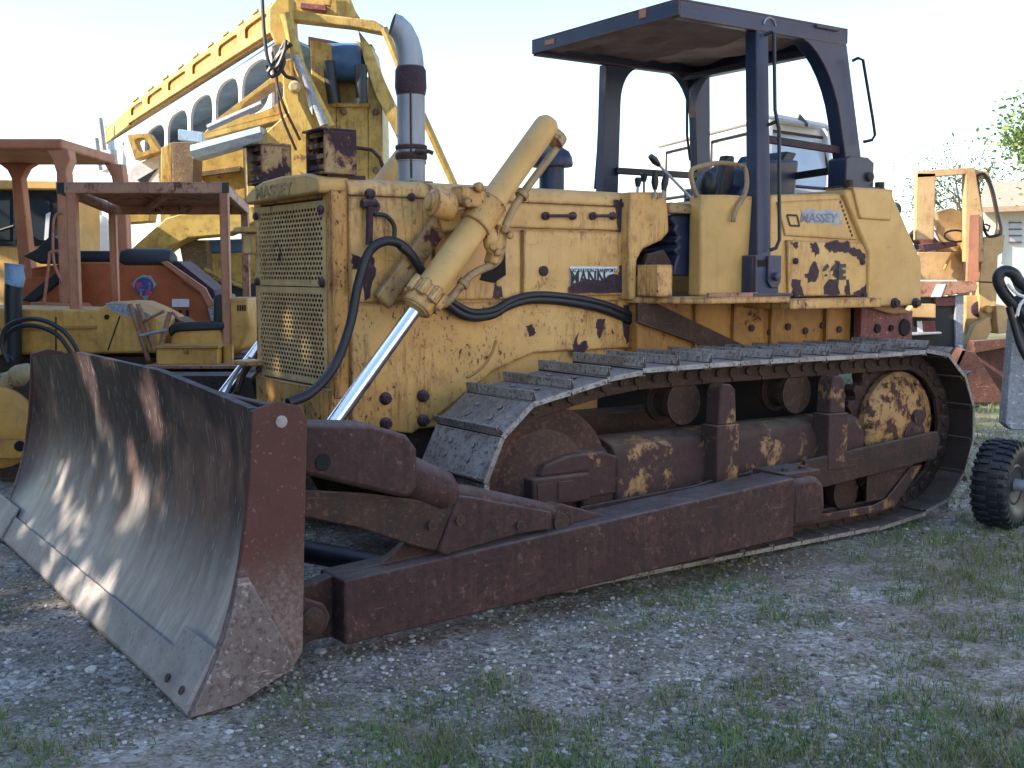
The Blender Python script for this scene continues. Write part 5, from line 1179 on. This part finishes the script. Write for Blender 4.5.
p7('warning_stripe', [(937,284),(946,284),(941,297),(931,297)], D7-.356, .008, 'whitelet', bm7, 0)
p7('bracket', [(935,298),(955,297),(955,306),(936,306)], D7-.3, .2, 'redhitch')
rp = p7('rear_panel', [(880,298),(964,296),(963,375),(880,375)], D7-.25, .2, 'panel')
p7('panel_post', [(955,296),(964,295),(963,372),(956,372)], D7-.30, .05, 'greysteel', rp)
p7('step', [(905,317),(914,304),(936,304),(936,318)], D7-.45, .2, 'loader')
p7('number_plate', [(917,321),(935,321),(936,332),(918,332)], D7-.30, .03, 'redhitch', rp, .003)
p7('plate_stripe', [(917,321),(922,321),(923,332),(918,332)], D7-.305, .006, 'whitelet', rp, 0)
p7('step', [(905,333.5),(942,332),(942,334),(905,336)], D7-.45, .25, 'greysteel')
p7('engine_block', [(966,296),(994,295),(995,310),(990,330),(985,345),(966,360)], D7+.1, .6)
p7('front_axle_box', [(996,306),(1010,305),(1012,332),(998,334)], D7-.1, .5)
p7('lift_arm', [(962,372),(966,345),(974,325),(990,316),(992,330),(980,350),(970,376)], D7-.15, .12)
part(MB().lathe([(.10,0),(.10,.02),(.04,.03)], U(979,309,D7+.1), (0,-1,0), 16), 'pin', 'bandrust', t7, 0)
part(MB().lathe([(.045,0),(.045,.12)], U(985,309,D7+.05), (0,-1,0), 12), 'valve', 'craneyel', t7, 0)
# its bucket resting on the grass, a scoop with two cheeks
bu = thing('loader_bucket', 'rusty brown loader bucket on the grass left of the grey upright leg', 'bucket', Vector((xat(972,13.0),13.2,0)))
q = [U(938,402,12.9),U(1012,402,12.9)]
ck = face([(938,403),(1008,403),(975,352),(962,350)],12.9)
part(MB().slab(ck,(0,.05,0)), 'cheek', 'bucket', bu, .006)
part(MB().slab([p+Vector((.25,1.0,0)) for p in ck],(0,.05,0)), 'cheek', 'bucket', bu, .006)
part(MB().slab([ck[0],ck[3],ck[3]+Vector((.25,1.0,0)),ck[0]+Vector((.25,1.0,0))],(.05,0,.0)), 'back_plate', 'bucket', bu, .004)
part(MB().slab(face([(975,352),(1014,344),(1012,404),(1008,404)],13.2),(0,.05,0)), 'floor_plate', 'bucket', bu, .004)
part(MB().slab(face([(973,341),(1014,338),(1014,346),(975,353)],13.1),(0,.12,0)), 'top_lip', 'bucket', bu, .004)

# ---------------- implement at the right edge: grey upright, black jaws, tyre
t8 = thing('trailed_implement', 'grey-legged implement with black hose jaws and a knobbly tyre at right edge', 'implement', Vector((xat(1040,7.0),7.0,0)))
D8 = 6.75
def p8(name, pts, D=D8, d=.08, mat='greysteel', par=None, bev=.008): return part(MB().slab(face(pts,D),(0,d,0)), name, mat, par or t8, bev)
p8('support_leg', [(1014,318),(1060,318),(1060,432),(1012,430),(1005,424)], D8+.1, .10)
jw = p8('jaw', [(996,280),(999,273),(1007,270),(1016,273),(1024,282),(1060,300),(1060,430),(1024,370),(1016,318),(1007,305),(1000,295)], D8, .04, 'blackpaint') if False else None
m = MB(); m.tube(spline([U(1030,320,D8),U(1012,303,D8),U(1002,290,D8),U(998,278,D8),U(1004,271,D8),U(1014,274,D8),U(1022,284,D8),U(1050,300,D8)],5), .034, 10); part(m, 'jaw', 'blackpaint', t8, 0)
p8('jaw_plate', [(1013,298),(1024,292),(1060,310),(1060,350),(1030,345),(1018,318)], D8+.01, .03, 'blackpaint')
m = MB(); m.tube(spline([U(1009,307,D8-.05),U(1014,325,D8-.05),U(1022,350,D8-.05),U(1040,380,D8-.05)],5), [.02]*16, 10); part(m, 'black_hose', 'black', t8, 0)
part(MB().tube(spline([U(1008,284,D8-.04),U(1014,291,D8-.04),U(1022,296,D8-.04),U(1040,298,D8-.04)],5),.010,6), 'white_cable', 'white', t8, 0)
part(MB().tube(spline([U(1028,296,D8-.04),U(1020,305,D8-.04),U(1017,316,D8-.04)],5),.010,6), 'white_cable', 'white', t8, 0)
part(MB().slab(face([(1019,283),(1060,280),(1060,294),(1024,294)],D8+.05),(0,.1,0)), 'head_block', 'craneblue', t8)
# tyre, turned partly towards us
c = Vector((U(1003,487,6.72).x, 6.72, .256)); ax = Vector((.72,-.69,0)).normalized(); wd = .20
ty = MB().lathe([(.12,-.07),(.15,-.092),(.195,-.104),(.225,-.10),(.243,-.085),(.252,-.05),(.254,0),(.252,.05),(.243,.085),(.225,.10),(.195,.104),(.15,.092),(.12,.07)], c, ax, 48)
side = ax.cross(Vector((0,0,1))).normalized()
for k in range(30):
    for s in (-1, 1):
        a = 2*PI*(k + (.5 if s > 0 else 0))/30; rad = side*math.cos(a) + Vector((0,0,1))*math.sin(a); tg = -side*math.sin(a) + Vector((0,0,1))*math.cos(a)
        Mx = Matrix((ax, tg, rad)).transposed(); ty.obox(c + rad*.2565 + ax*s*.034, (.056,.026,.016), Mx)
        ty.obox(c + rad*.248 + ax*s*.082, (.034,.024,.018), Mx)
        ty.obox(c + rad*.230 + ax*s*.098, (.010,.020,.040), Mx)
tyre = part(ty, 'tyre', 'black', t8, .004)
part(MB().lathe([(.12,-.06),(.125,.07),(.11,.075),(.10,.03),(.05,.02),(.045,.06),(.03,.065)], c, ax, 32), 'rim', 'blackpaint', tyre, 0)
part(MB().lathe([(.035,0),(.035,.16),(.028,.165)], c, ax, 16), 'hub', 'galv', tyre, 0)
part(MB().cyl(c + ax*.1, c + ax*.7, .03, n=12), 'axle', 'arm_dark', t8, 0)
part(MB().slab([c+ax*.35+Vector((-.05,0,.0)), c+ax*.43+Vector((-.05,0,0)), c+ax*.43+Vector((-.05,.1,.0)), c+ax*.35+Vector((-.05,.1,0))], (0,0,.45)), 'axle_stay', 'greysteel', t8)

# ---------------- long pale shed added out of view to bounce sun onto the bulldozer
sh8 = thing('bounce_shed', 'long pale rendered shed with a sliding door added unseen right of the yard to bounce sunlight', 'bounce_shed', Vector((10.5,-2,0)))
part(MB().box(10.0,17,-12,1.5,0,5.2).box(10.0,17,5.5,9,0,5.2).box(10.0,17,1.5,5.5,3.6,5.2).box(10.5,17,1.5,5.5,0,3.6), 'wall', 'render', sh8, .02)
part(MB().prism([(9.7,5.2),(17.3,5.2),(13.5,7.0)], 'y', -12.3, 9.3), 'roof', 'tiles', sh8, .02)
part(MB().box(10.2,10.26,1.5,5.5,.02,3.58), 'sliding_door', 'greysteel', sh8, .01)
for y in (-9,-5.5,-2): 
    w8 = part(MB().box(9.97,10.0,y,y+1.4,2.2,3.4), 'window', 'glass', sh8, 0); part(MB().box(9.93,10.0,y-.08,y+1.48,2.1,2.2), 'sill', 'greysteel', w8, .005)

# ---------------- house, trees
hs = thing('house', 'pale rendered house with tiled roof and a small barred window at right edge', 'house', Vector((xat(1040,32),33,0)))
part(MB().slab(face([(985,212),(1200,205),(1200,330),(985,330)],32),(0,7,0)), 'wall', 'render', hs, .02)
part(MB().slab([U(978,213,31.5),U(1210,205,31.5),U(1210,180,35.5),U(985,188,35.5)],(0,0,.18)), 'roof', 'tiles', hs, .02)
wn = part(MB().slab(face([(1010,221),(1021,221),(1021,244),(1010,244)],31.97),(0,.04,0)), 'window', 'skyglass', hs, 0)
for k in range(4): part(MB().slab(face([(1009,222+6.5*k),(1022,222+6.5*k),(1022,223.2+6.5*k),(1009,223.2+6.5*k)],31.94),(0,.03,0)), 'window_bar', 'redhitch', wn, 0)
part(MB().slab(face([(1000,213),(1002,213),(1002,262),(1000,262)],31.9),(0,.08,0)), 'downpipe', 'render', hs, 0)

def leafy_tree(name, label, base, h, crown, n, leaf, lmat, seed, group=None, limbs=7, trunk_r=.22, cat='tree', clump=26, spread=1.0, shell=.4, gap=None):
    rnd = random.Random(seed); b = Vector(base); t = thing(name, label, cat, b, group=group)
    tm = MB(); top = b + Vector((rnd.uniform(-.3,.3), rnd.uniform(-.3,.3), h*.62))
    tm.tube(spline([b, b.lerp(top,.35)+Vector((rnd.uniform(-.15,.15),rnd.uniform(-.15,.15),0)), top], 4), [trunk_r*(1-.07*i) for i in range(9)], 9)
    cz = Vector((0,0,h - crown[2]*.95)); cent = b + cz; tips = []
    for k in range(limbs):
        s = b.lerp(top, rnd.uniform(.4,1)); a = 2*PI*k/limbs + rnd.uniform(-.4,.4); u = rnd.uniform(-.5,.8)
        e = cent + Vector((crown[0]*math.cos(a)*.72, crown[1]*math.sin(a)*.72, crown[2]*u*.8)); mp = s.lerp(e,.5) + Vector((0,0,.12*h*rnd.uniform(0,.6)))
        tm.tube(spline([s,mp,e],3), [trunk_r*.42*(1-.13*i) for i in range(7)], 6)
        for q in range(5):
            e2 = e + Vector((rnd.gauss(0,crown[0]*.28),rnd.gauss(0,crown[1]*.28),rnd.gauss(0,crown[2]*.25))); tm.tube([mp.lerp(e,.5+.1*q), e2], [trunk_r*.14,.01], 4); tips.append(e2)
        tips.append(e)
    tm.build('trunk', M['bark'], t, 0)
    lm = MB()
    cl = []
    for k in range(n // clump):
        if rnd.random() > shell: c = rnd.choice(tips) + Vector((rnd.gauss(0,.25*crown[0]*spread),rnd.gauss(0,.25*crown[1]*spread),rnd.gauss(0,.22*crown[2]*spread)))
        else:
            v = Vector((rnd.gauss(0,1),rnd.gauss(0,1),rnd.gauss(0,1))).normalized()*rnd.uniform(.55,1.05); c = cent + Vector((v.x*crown[0],v.y*crown[1],v.z*crown[2]))
        for q in range(clump):
            p = c + Vector((rnd.gauss(0,1),rnd.gauss(0,1),rnd.gauss(0,.7)))*leaf*2.4
            if gap:
                w_ = p - gap[0]; dd = (w_ - gap[1]*w_.dot(gap[1])).length
                if dd < gap[2] and rnd.random() > gap[3]: continue
            d1 = Vector((rnd.gauss(0,1),rnd.gauss(0,1),rnd.gauss(0,.7))).normalized(); d2 = d1.cross(Vector((rnd.gauss(0,1),rnd.gauss(0,1),rnd.gauss(0,1)))).normalized()
            s = leaf*rnd.uniform(.6,1.2)
            lm.add([p, p+d1*s*.5+d2*s*.28, p+d1*s, p+d1*s*.5-d2*s*.28], [(0,1,2,3)])
    cr = lm.build('crown', M[lmat], t, 0, smooth=0)
    return t
tb_ = U(1108,300,24); leafy_tree('leafy_tree', 'bright green leafy tree in sunlight at the right edge above the house', (tb_.x,24,0), 5.35, (1.6,1.6,1.3), 24000, .13, 'leaf_light', 3, spread=.34, clump=24, shell=.10, limbs=14)
tb_ = U(962,300,44); leafy_tree('thin_tree', 'thin sparsely leaved tree far behind the loader cab', (tb_.x,44,0), 6.6, (1.7,1.7,1.8), 2600, .12, 'leaf_dark', 5, trunk_r=.14, clump=7, spread=.5, shell=.0, limbs=14)

# ---------------- tall trees to the left of the yard, whose shade lies over the bulldozer
SUN_EL = R(32); SUN_AZ = Vector((-.96, -.28)).normalized(); SUN_DIR = Vector((SUN_AZ.x*math.cos(SUN_EL), SUN_AZ.y*math.cos(SUN_EL), math.sin(SUN_EL)))
GAP = (Rz @ Vector((1.5,5.75,.62)), SUN_DIR, 1.25, .13)          # thin foliage: the sun flickers through here onto the blade
for i, (x, y, h) in enumerate(((-11,-4.5,11.5),(-11.6,-1,12.2),(-10.6,2.0,11.8),(-11.4,6.0,12.4),(-10.8,8.2,8.8),(-11.6,10.6,8.2),(-14,1,12.5),(-14.5,6,10.8))):
    leafy_tree('shade_tree', 'tall dense tree in the row shading the yard from the left', (x,y-2.2,0), h, (2.5,2.5,h*.42), 9500, .42, 'leaf_dark', 40+i, group='trees in the row left of the yard', clump=13, gap=GAP)

for i, (x, y) in enumerate(((-9.2,-3),(-9.0,-.6),(-9.3,1.8),(-9.1,4.2),(-9.0,6.6),(-9.3,9.0))):  # unseen hedge added to block the low sky glow on the blade
    leafy_tree('blocker_shrub', 'dense dark shrub added unseen under the tall trees to block low sky', (x,y-2.2,0), 2.9, (1.2,1.5,1.35), 3200, .26, 'hedge_leaf', 70+i, group='shrubs added left of the yard to block low sky', limbs=5, trunk_r=.08, cat='blocker_shrub', clump=12)

# ================================================================== GROUND, GRAVEL, GRASS
def ground_mat():
    t = NT('dry_gravel_and_soil')
    n1 = t.noise(.55, 6, .6); n2 = t.noise(3.5, 7, .65); v = t.voro(38, out='Color'); vd = t.voro(38); v2 = t.voro(90, out='Color'); n3 = t.noise(140,3)
    sepv = t.n.new('ShaderNodeSeparateColor'); t.link(v, sepv.inputs[0]); sep2 = t.n.new('ShaderNodeSeparateColor'); t.link(v2, sep2.inputs[0])
    soil = t.mix(sep2.outputs[0], t.mix(n2, (.105,.075,.055), (.25,.195,.15)), (.40,.34,.285))
    st = t.mix(sepv.outputs[0], (.15,.125,.108), (.74,.69,.63)); fine = t.mix(sep2.outputs[0], (.19,.155,.13), (.66,.61,.55))
    gr = t.mix(t.ramp(sepv.outputs[1], [(.45,0),(.55,1)]), fine, st)
    c = t.mix(t.ramp(n2, [(.40,0),(.62,1)]), soil, gr)
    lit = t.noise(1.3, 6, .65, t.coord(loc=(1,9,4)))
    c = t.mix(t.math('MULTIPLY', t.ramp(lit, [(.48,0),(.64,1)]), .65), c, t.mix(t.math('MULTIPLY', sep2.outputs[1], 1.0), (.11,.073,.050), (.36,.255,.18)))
    green = t.ramp(t.noise(.8,6,.65,t.coord(loc=(3,7,0))), [(.46,0),(.60,1)])
    c = t.mix(t.math('MULTIPLY', green, .40), c, t.mix(n2, (.06,.085,.028), (.14,.135,.06)))
    far = t.ramp(t.math('DIVIDE', t.sep()[1], 60.0), [(.15,0),(.24,1)])
    c = t.mix(t.math('MULTIPLY', far, t.ramp(n1,[(.3,.35),(.6,.9)])), c, (.10,.125,.04))
    h = t.math('ADD', t.math('MULTIPLY', vd, -.5), t.math('ADD', t.math('MULTIPLY', n3, .35), t.math('MULTIPLY', n2, 1.4)))
    t.bump(h, .9, .016); return t.out(c, .95, 0, .2)
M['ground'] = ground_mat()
gx0, gx1, gy0, gy1 = -6.0, 9.0, 2.0, 16.0
def gz(x, y):
    e = min(1, max(0, min(x-gx0, gx1-x, y-gy0, gy1-y)/1.0))
    return .02*e*(noise.noise((x*.9,y*.9,3)) + .5*noise.noise((x*2.7,y*2.7,8)) + .28*noise.noise((x*8,y*8,1))) - .006*e
gm = MB(); NX, NY = 200, 190
gv = [(gx0+(gx1-gx0)*i/NX, gy0+(gy1-gy0)*j/NY) for j in range(NY+1) for i in range(NX+1)]
gf = [(j*(NX+1)+i, j*(NX+1)+i+1, (j+1)*(NX+1)+i+1, (j+1)*(NX+1)+i) for j in range(NY) for i in range(NX)]
gm.add([(x,y,gz(x,y)) for x,y in gv], gf)
B = [(-500,-200),(gx0,-200),(gx1,-200),(500,-200)]
def strip(x0,x1,y0,y1): gm.add([(x0,y0,0),(x1,y0,0),(x1,y1,0),(x0,y1,0)], [(0,1,2,3)])
strip(-500,gx0,-200,1200); strip(gx1,500,-200,1200); strip(gx0,gx1,-200,gy0); strip(gx0,gx1,gy1,1200)
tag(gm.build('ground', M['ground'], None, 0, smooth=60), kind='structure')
# gravel: loose stones
rnd = random.Random(11); sm = MB()
ico = [(0,0,1),(.89,0,.45),(.28,.85,.45),(-.72,.53,.45),(-.72,-.53,.45),(.28,-.85,.45),(.72,.53,-.3),(-.28,.85,-.3),(-.89,0,-.3),(-.28,-.85,-.3),(.72,-.53,-.3)]
icf = [(0,1,2),(0,2,3),(0,3,4),(0,4,5),(0,5,1),(1,6,2),(2,7,3),(3,8,4),(4,9,5),(5,10,1),(2,6,7),(3,7,8),(4,8,9),(5,9,10),(1,10,6)]
cnt = 0
while cnt < 52000:
    y = 2.6 + 8.5*rnd.random()**1.7; x = rnd.uniform(-.50*y-.3, .50*y+.3)
    if noise.noise((x*.8,y*.8,5)) + .7*noise.noise((x*2.3,y*2.3,2)) + .5*rnd.random() < .14: continue
    r = .003 + .011*rnd.random()**3.2 + (.016*rnd.random() if rnd.random() < .006 else 0)
    a = rnd.uniform(0,6.28); ca, sa = math.cos(a), math.sin(a); sx, sy, sz = rnd.uniform(.7,1.3), rnd.uniform(.7,1.3), rnd.uniform(.4,.8); z = gz(x,y)
    if r < .008:
        a2 = r*rnd.uniform(.7,1.3); b2 = r*rnd.uniform(.7,1.3); c2 = r*rnd.uniform(.5,.9)
        sm.add([(x+ca*a2,y+sa*a2,z+r*.1),(x-sa*b2,y+ca*b2,z+r*.15),(x-ca*a2*1.1,y-sa*a2,z+r*.1),(x+sa*b2,y-ca*b2,z+r*.2),(x+rnd.uniform(-.3,.3)*r,y+rnd.uniform(-.3,.3)*r,z+r*.3+c2)], [(0,1,4),(1,2,4),(2,3,4),(3,0,4)]); cnt += 1; continue
    sm.add([(x+r*(ca*px*sx-sa*py*sy)*rnd.uniform(.85,1.15), y+r*(sa*px*sx+ca*py*sy), z+r*.25+r*pz*sz) for px,py,pz in ico], icf); cnt += 1
def stone_mat():
    t = NT('loose_limestone'); g = t.n.new('ShaderNodeNewGeometry')
    c = t.ramp(g.outputs['Random Per Island'], [(0,(.12,.10,.09)),(.35,(.26,.235,.215)),(.8,(.42,.39,.36)),(1,(.60,.57,.54))]); return t.out(c, .9, 0, .25)
M['stone'] = stone_mat()
tag(sm.build('gravel', M['stone'], None, 0, smooth=0), kind='stuff')
# grass: separate blades in tufts where the photograph has them
def gdens(x, y):
    n = noise.noise((x*.55+2,y*.55,1))*.7 + noise.noise((x*1.7,y*1.7,4))*.55 + noise.noise((x*4.5,y*4.5,9))*.35
    d = n - .02
    # more growth at the lower right and along the blade, lots beyond the rear of the machine
    if y < 4.9 and x > -.2: d += .22*min(1,(x+.2)/.5)
    if x > 2.7 and y > 5.2: d += min(.75, .35*(x-2.7)+.1)
    if y > 9: d += .45
    if x < -.9 and y < 4.6: d -= .05
    if -3.5 < x < -1.2 and y > 4.4 and x < -1.1-.0: d -= .02
    if x/y > .34 and y > 4.6: d += .55
    if -.13 < x/y < .10 and y < 4.7: d += .24
    if x/y > .12 and y < 4.4: d += .12
    v = Vector((x,y,0)); L = Rz.inverted() @ v
    if 2.9 < L.x < 6.4 and 4.2 < L.y < 6.7: d -= .6
    if 2.0 < L.x < 5.2 and 3.2 < L.y < 3.85: d += .14
    return d
gb = MB(); cnt = 0; tries = 0
while cnt < 110000 and tries < 1500000:
    tries += 1
    y = 2.7 + 13.5*rnd.random()**1.55; x = rnd.uniform(-.52*y-.3, .52*y+.3)
    d = gdens(x,y)
    if d < 0 or rnd.random() > min(1,(d*2.4)**1.2 + .03): continue
    tuft = rnd.randint(3,9)
    for _ in range(tuft):
        px, py = x + rnd.gauss(0,.018), y + rnd.gauss(0,.018); h = rnd.uniform(.012,.045)*(1+.9*min(.6,max(0,d)))*(1.0 if rnd.random() > .02 else 1.7); a = rnd.uniform(0,6.28); w = rnd.uniform(.0008,.0018)*(1+y*.06); ln = rnd.uniform(.3,1.3)*h
        dx, dy = math.cos(a), math.sin(a); z = gz(px,py)-.003
        gb.add([(px-dy*w,py+dx*w,z),(px+dy*w,py-dx*w,z),(px+dx*ln*.4+dy*w*.7,py+dy*ln*.4-dx*w*.7,z+h*.6),(px+dx*ln*.4-dy*w*.7,py+dy*ln*.4+dx*w*.7,z+h*.6),(px+dx*ln,py+dy*ln,z+h)], [(0,1,2,3),(3,2,4)]); cnt += 1
cnt = 0; tries = 0
while cnt < 42000 and tries < 900000:
    tries += 1
    y = 2.7 + 10*rnd.random()**1.7; x = rnd.uniform(-.52*y-.3, .52*y+.3); d = gdens(x,y)
    if d < -.12 or rnd.random() > min(1,(d+.14)*1.7): continue
    for _ in range(rnd.randint(3,7)):
        px, py = x + rnd.gauss(0,.03), y + rnd.gauss(0,.03); a = rnd.uniform(0,6.28); z = gz(px,py) + rnd.uniform(.001,.014); ca, sa = math.cos(a), math.sin(a); tl = rnd.uniform(-.5,.5)
        if rnd.random() < .5:    # a small round leaf
            r = rnd.uniform(.004,.010); gb.add([(px-ca*r,py-sa*r,z),(px-sa*r*.7,py+ca*r*.7,z+r*tl),(px+ca*r,py+sa*r,z+r*.4),(px+sa*r*.7,py-ca*r*.7,z-r*tl*.5)], [(0,1,2,3)])
        else:                    # a lying stalk
            l = rnd.uniform(.015,.055); w = .0011*(1+y*.05); gb.add([(px-sa*w,py+ca*w,z-.004),(px+sa*w,py-ca*w,z-.004),(px+ca*l+sa*w,py+sa*l-ca*w,z+.002),(px+ca*l-sa*w,py+sa*l+ca*w,z+.002)], [(0,1,2,3)])
        cnt += 1
def grass_mat():
    t = NT('short_yard_grass'); g = t.n.new('ShaderNodeNewGeometry'); n = t.noise(1.3,3)
    c = t.ramp(g.outputs['Random Per Island'], [(0,(.06,.13,.025)),(.45,(.10,.20,.042)),(.72,(.17,.24,.065)),(.82,(.30,.24,.12)),(1,(.36,.29,.18))])
    c = t.mix(t.ramp(n,[(.45,0),(.65,.6)]), c, (.20,.155,.085)); return t.out(c, .75, 0, .3)
M['grass'] = grass_mat()
tag(gb.build('grass', M['grass'], None, 0, smooth=0), kind='stuff')
# clover heads, dry stalks
# ================================================================== CAMERA, LIGHT, SKY
cam = bpy.data.cameras.new('camera'); co = bpy.data.objects.new('camera', cam); COL.objects.link(co)
cam.sensor_width = 36; cam.lens = FOC*36/1024; cam.clip_end = 3000; cam.clip_start = .05
co.location = (0,0,CAM_H); co.rotation_euler = (PI/2 - PITCH, 0, 0); scene.camera = co
w = bpy.data.worlds.new('World'); scene.world = w; w.use_nodes = True
nt = w.node_tree; bg = nt.nodes['Background']; sky = nt.nodes.new('ShaderNodeTexSky'); sky.sky_type = 'NISHITA'; sky.sun_disc = False
sky.sun_elevation = SUN_EL; sky.sun_rotation = math.atan2(SUN_AZ.x, SUN_AZ.y); sky.dust_density = .9; sky.air_density = 1.1; sky.ozone_density = 2.8
nt.links.new(sky.outputs[0], bg.inputs[0]); bg.inputs[1].default_value = .122
sl = bpy.data.lights.new('sun', 'SUN'); sl.energy = 3.4; sl.angle = R(.53); sl.color = (1,.90,.76)
so = bpy.data.objects.new('sun', sl); COL.objects.link(so)
sd_ = SUN_DIR
so.rotation_euler = sd_.to_track_quat('Z','Y').to_euler(); so.location = sd_*60
scene.view_settings.view_transform = 'Standard'; scene.view_settings.look = 'None'; scene.view_settings.gamma = 1
scene.view_settings.exposure = 1.85
scene.render.engine = 'CYCLES'; scene.cycles.max_bounces = 5; scene.cycles.diffuse_bounces = 3; scene.cycles.glossy_bounces = 3; scene.cycles.transparent_max_bounces = 4
